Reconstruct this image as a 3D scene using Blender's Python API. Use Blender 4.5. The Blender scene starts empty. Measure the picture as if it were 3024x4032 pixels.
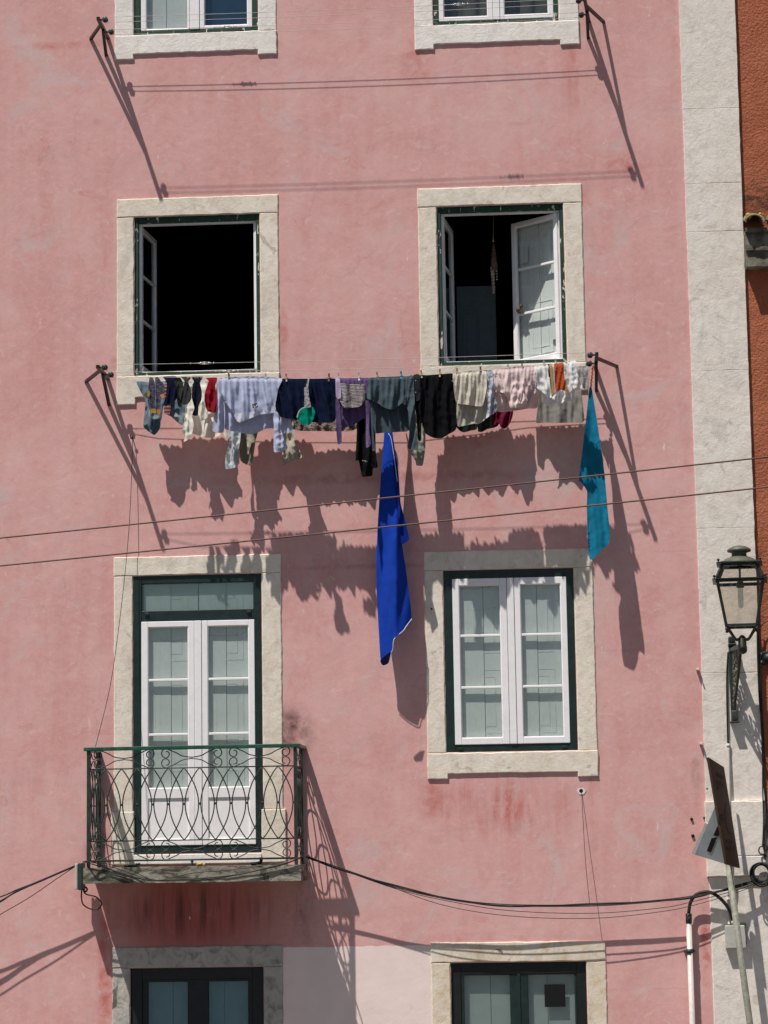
import bpy, bmesh, math, random
from mathutils import Vector, noise as mnoise
from mathutils.geometry import delaunay_2d_cdt

# ------------------------------------------------------------------ scene / camera
SC = bpy.context.scene
COL = SC.collection
YAW, PITCH, ROLL, FPX, DIST = -.06373521, .14121333, -.0155374, 9570.3, 20.5

def cam_axes():
    f = Vector((math.sin(YAW)*math.cos(PITCH), math.cos(YAW)*math.cos(PITCH), math.sin(PITCH)))
    r = Vector((math.cos(YAW), -math.sin(YAW), 0)); u = r.cross(f)
    c, s = math.cos(ROLL), math.sin(ROLL)
    return c*r+s*u, -s*r+c*u, f
CR, CU, CF = cam_axes()

def at(px, py, d=0.0):
    """point standing d metres in front of the facade plane (y = -d) seen at photo pixel px, py"""
    v = (px-1512)/FPX*CR - (py-2016)/FPX*CU + CF
    v = v/v.y
    return Vector((0, -DIST, 0)) + (DIST-d)*v

cam_d = bpy.data.cameras.new('camera'); cam = bpy.data.objects.new('camera', cam_d); COL.objects.link(cam)
from mathutils import Matrix
cam.matrix_world = Matrix(((CR.x, CU.x, -CF.x, 0), (CR.y, CU.y, -CF.y, -DIST), (CR.z, CU.z, -CF.z, 0), (0, 0, 0, 1)))
cam_d.sensor_fit = 'VERTICAL'; cam_d.sensor_height = 36; cam_d.lens = FPX/4032*36
cam_d.clip_end = 2000; cam_d.clip_start = .1
SC.camera = cam
SC.view_settings.view_transform = 'Standard'; SC.view_settings.look = 'None'; SC.view_settings.exposure = 0
SC.cycles.max_bounces = 8; SC.cycles.transparent_max_bounces = 12
SC.cycles.use_denoising = True
try: SC.cycles.sample_clamp_indirect = 6
except Exception: pass

# light: one sun, one sky
SUN = Vector((.823, 1.0, -2.645)).normalized()
sd = bpy.data.lights.new('sun', 'SUN'); so = bpy.data.objects.new('sun', sd); COL.objects.link(so)
so.location = (-6, -12, 20)
so.rotation_euler = SUN.to_track_quat('-Z', 'Y').to_euler()
sd.energy = 5.0; sd.angle = math.radians(.5); sd.color = (1, .955, .89)
w = bpy.data.worlds.new('World'); SC.world = w; w.use_nodes = True
wn = w.node_tree.nodes; wl = w.node_tree.links
sky = wn.new('ShaderNodeTexSky'); sky.sky_type = 'NISHITA'; sky.sun_disc = False
sky.sun_elevation = math.asin(-SUN.z)
sky.sun_rotation = math.atan2(-SUN.x, -SUN.y)
sky.air_density = 1.0; sky.dust_density = 1.5; sky.ozone_density = 1.0
bg = wn['Background']; bg.inputs['Strength'].default_value = .05
wl.new(sky.outputs[0], bg.inputs[0])

# ------------------------------------------------------------------ materials
class N:
    def __init__(s, name, rough=.8, spec=.3, metal=0):
        s.m = bpy.data.materials.new(name); s.m.use_nodes = True
        s.t = s.m.node_tree; s.b = s.t.nodes['Principled BSDF']
        s.out = s.t.nodes['Material Output']
        s.b.inputs['Roughness'].default_value = rough
        s.b.inputs['Specular IOR Level'].default_value = spec
        s.b.inputs['Metallic'].default_value = metal
        s.geo = s.t.nodes.new('ShaderNodeNewGeometry'); s.pos = s.geo.outputs['Position']
    def node(s, ty, **kw):
        n = s.t.nodes.new(ty)
        for k, v in kw.items(): setattr(n, k, v)
        return n
    def put(s, sock, v):
        if isinstance(v, bpy.types.NodeSocket): s.t.links.new(v, sock)
        elif isinstance(v, (tuple, list)) and len(v) == 3 and sock.type == 'RGBA': sock.default_value = (*v, 1)
        else: sock.default_value = v
    def math(s, op, a, b=0, c=0, clamp=False):
        n = s.node('ShaderNodeMath', operation=op, use_clamp=clamp)
        s.put(n.inputs[0], a); s.put(n.inputs[1], b); s.put(n.inputs[2], c)
        return n.outputs[0]
    def scale(s, sx, sy, sz, off=(0, 0, 0)):
        n = s.node('ShaderNodeMapping'); s.put(n.inputs[0], s.pos)
        n.inputs['Location'].default_value = off; n.inputs['Scale'].default_value = (sx, sy, sz)
        return n.outputs[0]
    def noise(s, sc, det=4, rough=.55, dist=0, vec=None):
        n = s.node('ShaderNodeTexNoise')
        s.put(n.inputs['Vector'], vec if vec is not None else s.pos)
        n.inputs['Scale'].default_value = sc; n.inputs['Detail'].default_value = det
        n.inputs['Roughness'].default_value = rough; n.inputs['Distortion'].default_value = dist
        return n.outputs[0]
    def ramp(s, v, a, b, lo=0, hi=1, smooth=True):
        n = s.node('ShaderNodeMapRange'); n.interpolation_type = 'SMOOTHSTEP' if smooth else 'LINEAR'
        s.put(n.inputs[0], v)
        for i, x in zip((1, 2, 3, 4), (a, b, lo, hi)): n.inputs[i].default_value = x
        return n.outputs[0]
    def mix(s, f, a, b, blend='MIX'):
        n = s.node('ShaderNodeMix', data_type='RGBA', blend_type=blend)
        s.put(n.inputs[0], f); s.put(n.inputs[6], a); s.put(n.inputs[7], b)
        return n.outputs[2]
    def col(s, c): s.put(s.b.inputs['Base Color'], c); return s
    def bump(s, h, strength=.5, dist=.01, prev=None):
        n = s.node('ShaderNodeBump'); n.inputs['Strength'].default_value = strength
        n.inputs['Distance'].default_value = dist; s.put(n.inputs['Height'], h)
        if prev is not None: s.put(n.inputs['Normal'], prev)
        s.t.links.new(n.outputs[0], s.b.inputs['Normal']); return n.outputs[0]
    def sep(s):
        n = s.node('ShaderNodeSeparateXYZ'); s.put(n.inputs[0], s.pos); return n.outputs

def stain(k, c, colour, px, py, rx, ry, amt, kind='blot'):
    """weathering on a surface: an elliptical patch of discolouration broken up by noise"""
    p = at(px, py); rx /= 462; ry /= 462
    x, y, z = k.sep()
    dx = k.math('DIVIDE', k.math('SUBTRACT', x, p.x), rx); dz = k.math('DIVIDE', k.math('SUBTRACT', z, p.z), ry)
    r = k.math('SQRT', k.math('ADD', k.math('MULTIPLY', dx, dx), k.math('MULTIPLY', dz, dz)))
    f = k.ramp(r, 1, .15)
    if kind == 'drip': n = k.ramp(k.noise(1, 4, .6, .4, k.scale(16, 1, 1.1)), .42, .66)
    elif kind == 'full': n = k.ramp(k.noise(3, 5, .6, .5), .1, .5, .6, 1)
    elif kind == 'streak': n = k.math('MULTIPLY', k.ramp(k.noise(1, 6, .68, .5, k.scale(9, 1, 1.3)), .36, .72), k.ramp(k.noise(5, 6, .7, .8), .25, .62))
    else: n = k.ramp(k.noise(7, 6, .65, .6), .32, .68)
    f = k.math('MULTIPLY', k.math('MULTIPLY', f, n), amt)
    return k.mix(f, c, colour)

def m_pink():
    k = N('pink_plaster', .92, .15)
    big = k.ramp(k.noise(.9, 7, .66, .8), .36, .64)
    mid = k.ramp(k.noise(3.1, 6, .62, .9), .33, .68)
    fine = k.ramp(k.noise(19, 5, .7, .8), .3, .72)
    strk = k.ramp(k.noise(1, 5, .6, .3, k.scale(6, 1, .55)), .35, .7)
    c = k.mix(big, (.655, .335, .315), (.745, .45, .425))
    c = k.mix(k.math('MULTIPLY', mid, .6), c, (.645, .305, .285))
    c = k.mix(k.math('MULTIPLY', strk, .4), c, (.775, .485, .475))
    c = k.mix(k.math('MULTIPLY', fine, .5), c, (.79, .48, .455))
    grey = k.ramp(k.noise(1.3, 6, .7, 1.2, k.scale(1, 1, 1, (7, 3, 1))), .54, .70)
    c = k.mix(k.math('MULTIPLY', grey, .8), c, (.655, .49, .475))
    red = k.ramp(k.noise(2.2, 7, .72, 1.6, k.scale(1, 1, 1.4, (3, 9, 4))), .58, .76)
    c = k.mix(k.math('MULTIPLY', red, .55), c, (.60, .225, .19))
    brush = k.ramp(k.noise(4.2, 6, .66, 3.2, k.scale(1, 1, 1.3, (11, 2, 6))), .56, .72)
    c = k.mix(k.math('MULTIPLY', brush, .7), c, (.79, .55, .54))
    hz_ = k.ramp(k.noise(1, 6, .7, .8, k.scale(.5, 1, 5, (1, 5, 2))), .62, .72)
    c = k.mix(k.math('MULTIPLY', hz_, .35), c, (.58, .27, .25))
    spk = k.ramp(k.noise(75, 4, .7, .6), .35, .7)
    c = k.mix(k.math('MULTIPLY', spk, .22), c, (.56, .27, .25))
    RED = (.50, .115, .085); DRK = (.10, .045, .04); PALE = (.72, .47, .46)
    for a in [(RED, 1990, 3170, 420, 170, .85, 'streak'), (RED, 2330, 2860, 34, 520, .6, 'streak'), (RED, 1700, 3140, 70, 120, .7),
              (RED, 2260, 330, 70, 330, .75, 'streak'), (RED, 1640, 250, 90, 160, .6), (RED, 2300, 900, 40, 400, .5, 'streak'),
              (RED, 2460, 650, 110, 60, .6), (RED, 415, 3850, 46, 460, .85, 'blot'), (RED, 2780, 3720, 28, 230, .9),
              (RED, 250, 180, 260, 26, .55), (RED, 1110, 1300, 40, 120, .6), (RED, 420, 900, 40, 330, .4, 'streak'),
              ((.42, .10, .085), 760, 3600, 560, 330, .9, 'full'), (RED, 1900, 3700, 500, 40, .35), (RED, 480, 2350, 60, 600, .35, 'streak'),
              (PALE, 1900, 380, 600, 330, .55, 'streak'), (PALE, 2150, 3150, 60, 160, .7, 'streak'),
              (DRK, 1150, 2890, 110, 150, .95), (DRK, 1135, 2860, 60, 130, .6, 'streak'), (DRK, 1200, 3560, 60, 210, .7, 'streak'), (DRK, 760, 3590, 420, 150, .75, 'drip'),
              (DRK, 380, 3330, 70, 130, .55), (DRK, 2740, 3060, 26, 130, .35),
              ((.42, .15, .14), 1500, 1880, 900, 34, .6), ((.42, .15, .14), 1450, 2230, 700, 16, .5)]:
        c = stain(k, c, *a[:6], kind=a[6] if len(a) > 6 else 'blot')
    # repainted pale strip between the two lowest windows
    x, y, z = k.sep()
    p0 = at(1109, 3800); p1 = at(1702, 3722)
    wob = k.math('MULTIPLY', k.math('SUBTRACT', k.noise(9, 4), .5), .03)
    fx = k.math('MULTIPLY', k.math('GREATER_THAN', x, p0.x), k.math('LESS_THAN', x, p1.x))
    fz = k.math('LESS_THAN', k.math('ADD', z, wob), p1.z)
    pale = k.mix(k.ramp(k.noise(5, 5), .3, .7), (.86, .70, .655), (.90, .745, .70))
    c = k.mix(k.math('MULTIPLY', fx, fz), c, pale)
    # chips
    vor = k.node('ShaderNodeTexVoronoi', feature='DISTANCE_TO_EDGE'); vor.inputs['Scale'].default_value = .85
    wv = k.node('ShaderNodeVectorMath', operation='ADD'); k.put(wv.inputs[0], k.pos)
    nz = k.node('ShaderNodeTexNoise'); nz.inputs['Scale'].default_value = 3.5; nz.inputs['Detail'].default_value = 6; k.put(nz.inputs['Vector'], k.pos)
    sc_ = k.node('ShaderNodeVectorMath', operation='SCALE'); k.put(sc_.inputs[0], nz.outputs['Color']); sc_.inputs['Scale'].default_value = .45
    k.put(wv.inputs[1], sc_.outputs[0]); k.put(vor.inputs['Vector'], wv.outputs[0])
    crack = k.math('MULTIPLY', k.ramp(vor.outputs['Distance'], .007, .001), k.ramp(k.noise(1.1, 4, .6, .5, k.scale(1, 1, 1, (5, 5, 9))), .53, .62))
    c = k.mix(k.math('MULTIPLY', crack, .2), c, (.42, .17, .15))
    chip = k.ramp(k.noise(13, 3, .5, 0, k.scale(1.6, 1, .55, (2, 2, 5))), .735, .745)
    c = k.mix(chip, c, (.72, .62, .58))
    k.col(c)
    n1 = k.bump(k.noise(2.3, 5, .55, .4), .42, .018)
    n2 = k.bump(k.noise(13, 5, .55, .6), .22, .0045, n1)
    k.bump(k.noise(95, 3, .6), .18, .001, n2)
    return k.m

def m_stone(name, c1, c2, c3, bs=1.0, spots=(.47, .42, .35), spot_amt=.7):
    k = N(name, .9, .2)
    c = k.mix(k.ramp(k.noise(2.0, 5, .6, .6), .3, .7), c1, c2)
    c = k.mix(k.ramp(k.noise(11, 6, .68, .5), .42, .75, 0, .75), c, c3)
    f = k.ramp(k.noise(5.5, 4, .5, .8, k.scale(1, 1, 1, (4, 1, 2))), .665, .70, 0, spot_amt)
    c = k.mix(f, c, spots)
    wth = k.math('MULTIPLY', k.ramp(k.noise(1, 6, .7, .5, k.scale(5, 3, 2.2, (3, 3, 3))), .5, .74), .5)
    c = k.mix(wth, c, tuple(.55*a+.05 for a in c1))
    pit = k.ramp(k.noise(55, 3, .6), .68, .8, 0, .55)
    c = k.mix(pit, c, (.2, .17, .14)); k.col(c)
    n1 = k.bump(k.noise(9, 6, .65, .6), .34*bs, .014)
    n2 = k.bump(k.noise(38, 5, .68, .5), .38*bs, .006, n1)
    k.bump(pit, .45*bs, -.003, n2)
    return k.m

def m_orange():
    k = N('orange_stucco', .95, .1)
    c = k.mix(k.ramp(k.noise(2, 6, .65, .6), .3, .7), (.41, .13, .07), (.50, .175, .095))
    c = k.mix(k.ramp(k.noise(45, 4, .7), .5, .75, 0, .7), c, (.29, .085, .055))
    c = stain(k, c, (.05, .035, .025), 2985, 800, 130, 150, .97)
    c = stain(k, c, (.10, .05, .04), 2990, 3700, 40, 480, .9)
    c = stain(k, c, (.10, .05, .04), 2990, 2300, 40, 300, .5)
    k.col(c)
    n1 = k.bump(k.noise(42, 4, .7), 1, .02)
    k.bump(k.noise(9, 4), .6, .02, n1)
    return k.m

def m_slab():
    k = N('weathered_concrete', .95, .15)
    c = k.mix(k.ramp(k.noise(4, 6, .65, .6), .35, .65), (.40, .37, .31), (.27, .255, .20))
    c = k.mix(k.ramp(k.noise(1, 6, .72, .8, k.scale(4, 4, 11)), .42, .6, 0, .92), c, (.055, .052, .038))
    c = k.mix(k.ramp(k.noise(30, 4, .7), .6, .8, 0, .7), c, (.45, .42, .36))
    k.col(c); n = k.bump(k.noise(13, 6, .7), .8, .012); k.bump(k.noise(60, 4, .7), .6, .004, n)
    return k.m

def m_simple(name, c, rough=.6, spec=.4, metal=0, var=.15, sc=14, bump=.15, bdist=.002, dirt=None, damt=.5):
    k = N(name, rough, spec, metal)
    d = tuple(x*(1-var) for x in c); e = tuple(min(1, x*(1+var)) for x in c)
    q = k.mix(k.ramp(k.noise(sc, 5, .62, .4), .3, .7), d, e)
    if dirt: q = k.mix(k.ramp(k.noise(sc*.6, 6, .7, .8), .52, .72, 0, damt), q, dirt)
    k.col(q)
    if bump: k.bump(k.noise(sc*3.5, 5, .6), bump, bdist)
    return k.m

def m_peel():
    k = N('peeling_green_paint', .65, .35)
    c = k.mix(k.ramp(k.noise(5, 5), .3, .7), (.010, .042, .026), (.018, .062, .036))
    c = k.mix(k.ramp(k.noise(30, 4, .7, 0, k.scale(3, 1, .5)), .55, .75, 0, .6), c, (.07, .135, .07))
    f = k.ramp(k.noise(1, 5, .62, .4, k.scale(26, 20, 9)), .615, .635)
    c = k.mix(f, c, (.66, .62, .55)); k.col(c); k.bump(f, .5, -.002); return k.m

def m_glass(name, tint, refl=1.0, tr=(.72, .82, .80)):
    k = N(name)
    tr_ = k.node('ShaderNodeBsdfTransparent'); tr_.inputs[0].default_value = (*tint, 1)
    gl = k.node('ShaderNodeBsdfGlossy'); gl.inputs['Roughness'].default_value = .015
    gl.inputs['Color'].default_value = (*tr, 1)
    bm_ = k.node('ShaderNodeBump'); bm_.inputs['Strength'].default_value = .12; bm_.inputs['Distance'].default_value = .01
    k.put(bm_.inputs['Height'], k.noise(2.5, 2)); k.t.links.new(bm_.outputs[0], gl.inputs['Normal'])
    dt = k.node('ShaderNodeVectorMath', operation='DOT_PRODUCT')
    k.put(dt.inputs[0], k.geo.outputs['Normal']); k.put(dt.inputs[1], k.geo.outputs['Incoming'])
    f = k.math('POWER', k.math('SUBTRACT', 1, k.math('ABSOLUTE', dt.outputs['Value'])), 5)
    f = k.math('MULTIPLY', k.math('ADD', k.math('MULTIPLY', f, .92), .08), refl, clamp=True)
    mx = k.node('ShaderNodeMixShader'); k.put(mx.inputs[0], f)
    k.t.links.new(tr_.outputs[0], mx.inputs[1]); k.t.links.new(gl.outputs[0], mx.inputs[2])
    k.t.links.new(mx.outputs[0], k.out.inputs[0])
    return k.m

CLOTH = {}
def m_cloth(c, pattern=None, c2=None, trans=.18, wr=1.0, period=.012, tag=''):
    key = (c, pattern, c2, trans, wr, period)
    if key in CLOTH: return CLOTH[key]
    k = N('cloth_' + (pattern or 'plain'), .95, .08)
    d = tuple(x*.86 for x in c); e = tuple(min(.85, x*1.08) for x in c)
    q = k.mix(k.ramp(k.noise(9, 5, .6, .6), .3, .7), d, e)
    x, y, z = k.sep()
    if pattern == 'hstripe':
        s = k.math('SINE', k.math('MULTIPLY', k.math('ADD', z, k.math('MULTIPLY', k.noise(14, 3), .016)), 6.283/period))
        q = k.mix(k.ramp(s, -.25, .25), q, c2)
    elif pattern == 'vstripe':
        s = k.math('SINE', k.math('MULTIPLY', k.math('ADD', x, k.math('MULTIPLY', k.noise(14, 3), .01)), 6.283/period))
        q = k.mix(k.ramp(s, -.25, .25), q, c2)
    elif pattern == 'mottle':
        q = k.mix(k.ramp(k.noise(1, 4, .6, .8, k.scale(45, 30, 130)), .46, .56), q, c2)
    elif pattern == 'spots':
        q = k.mix(k.ramp(k.noise(55, 3, .5, .5), .54, .58), q, c2)
    elif pattern == 'wash':
        q = k.mix(k.ramp(k.noise(6, 4, .6, .5), .45, .68), q, c2)
    k.col(q)
    n1 = k.bump(k.noise(1, 4, .6, 1.2, k.scale(34, 20, 13)), .12*wr, .010)
    n2 = k.bump(k.noise(70, 4, .62, .5), .35*wr, .003, n1)
    if trans:
        tl = k.node('ShaderNodeBsdfTranslucent'); k.put(tl.inputs[0], q); k.t.links.new(n2, tl.inputs['Normal'])
        mx = k.node('ShaderNodeMixShader'); mx.inputs[0].default_value = trans
        k.t.links.new(k.b.outputs[0], mx.inputs[1]); k.t.links.new(tl.outputs[0], mx.inputs[2])
        k.t.links.new(mx.outputs[0], k.out.inputs[0])
    CLOTH[key] = k.m
    return k.m

M = dict(
    pink=m_pink(), orange=m_orange(), slab=m_slab(),
    stone=m_stone('limestone_surround', (.79, .705, .60), (.86, .79, .69), (.62, .52, .40)),
    stone_w=m_stone('whitewashed_limestone', (.86, .81, .76), (.90, .86, .82), (.74, .68, .60), 1.25, (.47, .41, .33), .9),
    stone_y=m_stone('ochre_stained_limestone', (.74, .64, .51), (.82, .74, .63), (.54, .37, .19), .9, (.16, .13, .09), .85),
    stone_d=m_stone('mouldy_limestone', (.46, .44, .39), (.56, .53, .48), (.12, .115, .09), 1.3, (.09, .09, .07), .9),
    pil=m_stone('pilaster_limestone', (.78, .71, .64), (.86, .795, .73), (.62, .55, .47), 1.15, (.42, .36, .29), .4),
    pvc=m_simple('white_frame', (.93, .905, .915), .35, .5, var=.03, bump=.05, dirt=(.62, .60, .58), damt=.25),
    dgreen=m_simple('dark_green_frame', (.010, .026, .024), .4, .5, var=.25, bump=.06),
    peel=m_peel(),
    bgreen=m_simple('black_green_wood', (.007, .010, .010), .5, .45, var=.3, bump=.1),
    rail=m_simple('green_handrail_paint', (.012, .085, .050), .4, .5, var=.3, bump=.15, dirt=(.10, .12, .09), damt=.3),
    iron=m_simple('dark_green_iron', (.022, .034, .028), .5, .5, var=.4, bump=.2, dirt=(.07, .06, .045), damt=.5),
    black=m_simple('black_steel', (.006, .008, .008), .45, .5, var=.3, bump=.1),
    wheel=m_simple('grey_pulley_plastic', (.03, .042, .045), .5, .5, var=.3),
    steel=m_simple('galvanised_steel', (.55, .55, .53), .35, .5, .6, var=.1, bump=.05),
    line=m_simple('clothesline_cord', (.52, .46, .42), .6, .3, var=.1, bump=0),
    cable=m_simple('black_cable', (.012, .012, .012), .55, .4, var=.3, bump=.05, dirt=(.10, .08, .06), damt=.6),
    wire=m_simple('brown_overhead_wire', (.13, .062, .045), .55, .4, var=.2, bump=0),
    shut=m_simple('white_shutter_paint', (.74, .765, .75), .55, .3, var=.04, bump=.05),
    curtain=m_simple('pale_curtain', (.52, .58, .55), .9, .1, var=.08, bump=.1),
    blueblind=m_simple('dark_blue_blind', (.014, .055, .10), .7, .2, var=.15),
    dim=m_simple('dim_curtain', (.10, .095, .085), .9, .1, var=.3, sc=3),
    glass=m_glass('window_glass', (.86, .90, .89), 1.7), glassb=m_glass('bluish_window_glass', (.66, .78, .80), 2.2, (.62, .80, .92)),
    glassd=m_glass('open_sash_glass', (.70, .76, .75), 1.0), lampg=m_glass('lantern_glass', (.90, .87, .83), .7, (.9, .85, .8)),
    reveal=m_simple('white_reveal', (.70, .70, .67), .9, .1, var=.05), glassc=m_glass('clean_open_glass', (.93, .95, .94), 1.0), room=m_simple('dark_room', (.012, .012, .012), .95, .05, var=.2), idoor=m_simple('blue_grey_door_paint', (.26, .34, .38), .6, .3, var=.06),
    lamp=m_simple('lamp_green_paint', (.018, .028, .023), .45, .5, var=.25, bump=.15, dirt=(.13, .12, .085), damt=.45),
    lampcap=m_simple('faded_lamp_paint', (.10, .105, .078), .5, .45, var=.2, bump=.15, dirt=(.07, .08, .06)),
    pole=m_simple('weathered_grey_pole', (.20, .205, .165), .6, .4, .0, var=.25, sc=18, bump=.25, dirt=(.42, .36, .27), damt=.8),
    brown=m_simple('brown_sign_face', (.055, .028, .018), .5, .4, var=.3, sc=5, dirt=(.02, .012, .01), damt=.6),
    signw=m_simple('scuffed_white_sign', (.42, .47, .48), .5, .4, var=.1, sc=9, dirt=(.13, .13, .12), damt=.65),
    mark=m_simple('black_sign_marking', (.004, .004, .004), .5, .4, var=.2, bump=0),
    markb=m_simple('dark_brown_lettering', (.018, .009, .006), .5, .4, var=.2, bump=0),
    signe=m_simple('sign_edge', (.74, .70, .64), .6, .3, var=.08),  # paler than the sign face: sunlight on the return edge is in the colour
    box=m_simple('grey_junction_box', (.50, .49, .44), .5, .4, var=.08, dirt=(.28, .26, .22), damt=.5),
    conduit=m_simple('white_conduit', (.62, .58, .54), .5, .4, var=.08, dirt=(.38, .33, .28), damt=.5),
    tile=m_simple('mossy_roof_tile', (.22, .19, .12), .95, .1, var=.4, sc=9, bump=.7, bdist=.01, dirt=(.035, .034, .028), damt=.95),
    eave=m_simple('mouldy_cornice', (.17, .16, .125), .95, .1, var=.5, sc=6, bump=.7, bdist=.008, dirt=(.03, .03, .027), damt=.97),
    lichen=m_simple('yellow_lichen', (.42, .30, .05), .95, .1, var=.4, sc=40),
    paving=m_simple('limestone_paving', (.15, .14, .13), .85, .2, var=.15, sc=3),
    asphalt=m_simple('asphalt', (.06, .06, .06), .9, .2, var=.2, sc=6),
    pegw=m_simple('white_peg_plastic', (.74, .72, .66), .5, .4, var=.05, bump=0), pegt=m_simple('pale_wood_peg', (.52, .36, .22), .7, .3, var=.1, bump=0),
    pegd=m_simple('weathered_wood_peg', (.22, .16, .12), .8, .2, var=.1, bump=0), pegb=m_simple('blue_peg_plastic', (.03, .34, .46), .4, .4, var=.05, bump=0),
    red=m_simple('red_cord', (.62, .035, .03), .6, .3, var=.25, sc=60), yellow=m_simple('yellow_plastic', (.60, .33, .02), .5, .4),
    paper=m_simple('white_paper', (.72, .72, .70), .9, .1, var=.03, bump=0), toy=m_simple('brown_toy', (.12, .085, .065), .9, .1),
    bead=m_simple('shell_beads', (.42, .38, .29), .6, .3, var=.5, sc=60), feltr=m_simple('patterned_felt', (.16, .09, .08), .95, .1, var=.6, sc=70),
)

# ------------------------------------------------------------------ mesh building
class MB:
    def __init__(s): s.v = []; s.f = []; s.sm = []
    def add(s, vs, fs, smooth=False):
        o = len(s.v); s.v += [Vector(q) for q in vs]
        for f in fs: s.f.append([i+o for i in f]); s.sm.append(smooth)
        return s
    def box(s, x0, x1, y0, y1, z0, z1, bev=0):
        x0, x1 = min(x0, x1), max(x0, x1); y0, y1 = min(y0, y1), max(y0, y1); z0, z1 = min(z0, z1), max(z0, z1)
        if not bev:
            vs = [(x, y, z) for x in (x0, x1) for y in (y0, y1) for z in (z0, z1)]
            return s.add(vs, [(0, 1, 3, 2), (4, 6, 7, 5), (0, 4, 5, 1), (2, 3, 7, 6), (0, 2, 6, 4), (1, 5, 7, 3)])
        bm = bmesh.new()
        bmesh.ops.create_cube(bm, size=1)
        for v in bm.verts: v.co = Vector(((x0+x1)/2+v.co.x*(x1-x0), (y0+y1)/2+v.co.y*(y1-y0), (z0+z1)/2+v.co.z*(z1-z0)))
        bmesh.ops.bevel(bm, geom=bm.edges[:], offset=bev, segments=2, affect='EDGES', profile=.5)
        return s.bm(bm)
    def bm(s, bm, smooth=False):
        bm.verts.index_update()
        s.add([v.co.copy() for v in bm.verts], [[v.index for v in f.verts] for f in bm.faces], smooth); bm.free(); return s
    def bar(s, a, b, wx, wz=None, up=Vector((0, 0, 1))):
        a, b = Vector(a), Vector(b); wz = wz or wx; t = (b-a).normalized()
        if abs(t.dot(up)) > .95: up = Vector((1, 0, 0))
        x = t.cross(up).normalized(); y = x.cross(t)
        vs = [p+x*sx*wx/2+y*sy*wz/2 for p in (a, b) for sx, sy in ((-1, -1), (1, -1), (1, 1), (-1, 1))]
        return s.add(vs, [(3, 2, 1, 0), (4, 5, 6, 7), (0, 1, 5, 4), (1, 2, 6, 5), (2, 3, 7, 6), (3, 0, 4, 7)])
    def tube(s, pts, r, n=7, cap=True):
        pts = [Vector(p) for p in pts]; rs = r if isinstance(r, (list, tuple)) else [r]*len(pts)
        vs = []; prev = None
        for i, p in enumerate(pts):
            t = (pts[min(i+1, len(pts)-1)]-pts[max(i-1, 0)]).normalized()
            if prev is None:
                up = Vector((0, 0, 1)) if abs(t.z) < .9 else Vector((1, 0, 0)); x = t.cross(up).normalized()
            else: x = (prev-t*prev.dot(t)).normalized()
            prev = x; y = t.cross(x)
            for k in range(n):
                a = 2*math.pi*k/n; vs.append(p+(x*math.cos(a)+y*math.sin(a))*rs[i])
        fs = [(i*n+k, i*n+(k+1) % n, (i+1)*n+(k+1) % n, (i+1)*n+k) for i in range(len(pts)-1) for k in range(n)]
        s.add(vs, fs, True)
        if cap:
            o = len(s.v)-len(vs)
            s.f.append([o+k for k in range(n)][::-1]); s.sm.append(False)
            s.f.append([o+(len(pts)-1)*n+k for k in range(n)]); s.sm.append(False)
        return s
    def lathe(s, prof, c, n=24, axis='z', smooth=True):
        vs = []; c = Vector(c)
        for r, h in prof:
            for k in range(n):
                a = 2*math.pi*k/n; p, q = r*math.cos(a), r*math.sin(a)
                vs.append(c+(Vector((p, q, h)) if axis == 'z' else Vector((p, h, q))))
        fs = [(i*n+k, i*n+(k+1) % n, (i+1)*n+(k+1) % n, (i+1)*n+k) for i in range(len(prof)-1) for k in range(n)]
        return s.add(vs, fs, smooth)
    def ball(s, c, r, n=10):
        return s.lathe([(r*math.sin(math.pi*i/6)+1e-5, -r*math.cos(math.pi*i/6)) for i in range(7)], c, n)
    def prism(s, pts, off):
        """flat polygon (3-D points) extruded by off"""
        n = len(pts); off = Vector(off); a = [Vector(p) for p in pts]
        return s.add(a+[p+off for p in a], [list(range(n)), [n+i for i in range(n)][::-1]]+[(i, n+i, n+(i+1) % n, (i+1) % n) for i in range(n)])
    def build(s, name, mat, parent=None, loc=None, bevel=0):
        me = bpy.data.meshes.new(name)
        o = bpy.data.objects.new(name, me); COL.objects.link(o)
        base = Vector((0, 0, 0))
        if parent is not None:
            o.parent = parent
            q = parent
            while q is not None: base = base+q.location; q = q.parent
        elif loc is not None: o.location = loc; base = Vector(loc)
        me.from_pydata([v-base for v in s.v], [], s.f)
        for p, sm in zip(me.polygons, s.sm): p.use_smooth = sm
        bm = bmesh.new(); bm.from_mesh(me); bmesh.ops.recalc_face_normals(bm, faces=bm.faces[:]); bm.to_mesh(me); bm.free()
        for mm in (mat if isinstance(mat, list) else [mat]): me.materials.append(mm)
        return o

def tag(o, label, cat, group=None, kind=None):
    if label: o['label'] = label
    if cat: o['category'] = cat
    if group: o['group'] = group
    if kind: o['kind'] = kind
    return o
def empty(name, loc, label, cat, group=None):
    o = bpy.data.objects.new(name, None); COL.objects.link(o); o.location = loc; o.empty_display_size = .1
    return tag(o, label, cat, group)
def lerp(a, b, t): return a+(b-a)*t
def sag(a, b, s, n=24): return [lerp(a, b, i/n)+Vector((0, 0, -4*s*(i/n)*(1-i/n))) for i in range(n+1)]
def smooth_path(pts, n=6):
    pts = [Vector(p) for p in pts]; out = []
    for i in range(len(pts)-1):
        p0, p1, p2, p3 = pts[max(i-1, 0)], pts[i], pts[i+1], pts[min(i+2, len(pts)-1)]
        for k in range(n):
            t = k/n
            out.append(.5*((2*p1)+(p2-p0)*t+(2*p0-5*p1+4*p2-p3)*t*t+(3*p1-p0-3*p2+p3)*t**3))
    out.append(pts[-1]); return out

def X(px, py): return at(px, py).x
def Z(px, py): return at(px, py).z

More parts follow.
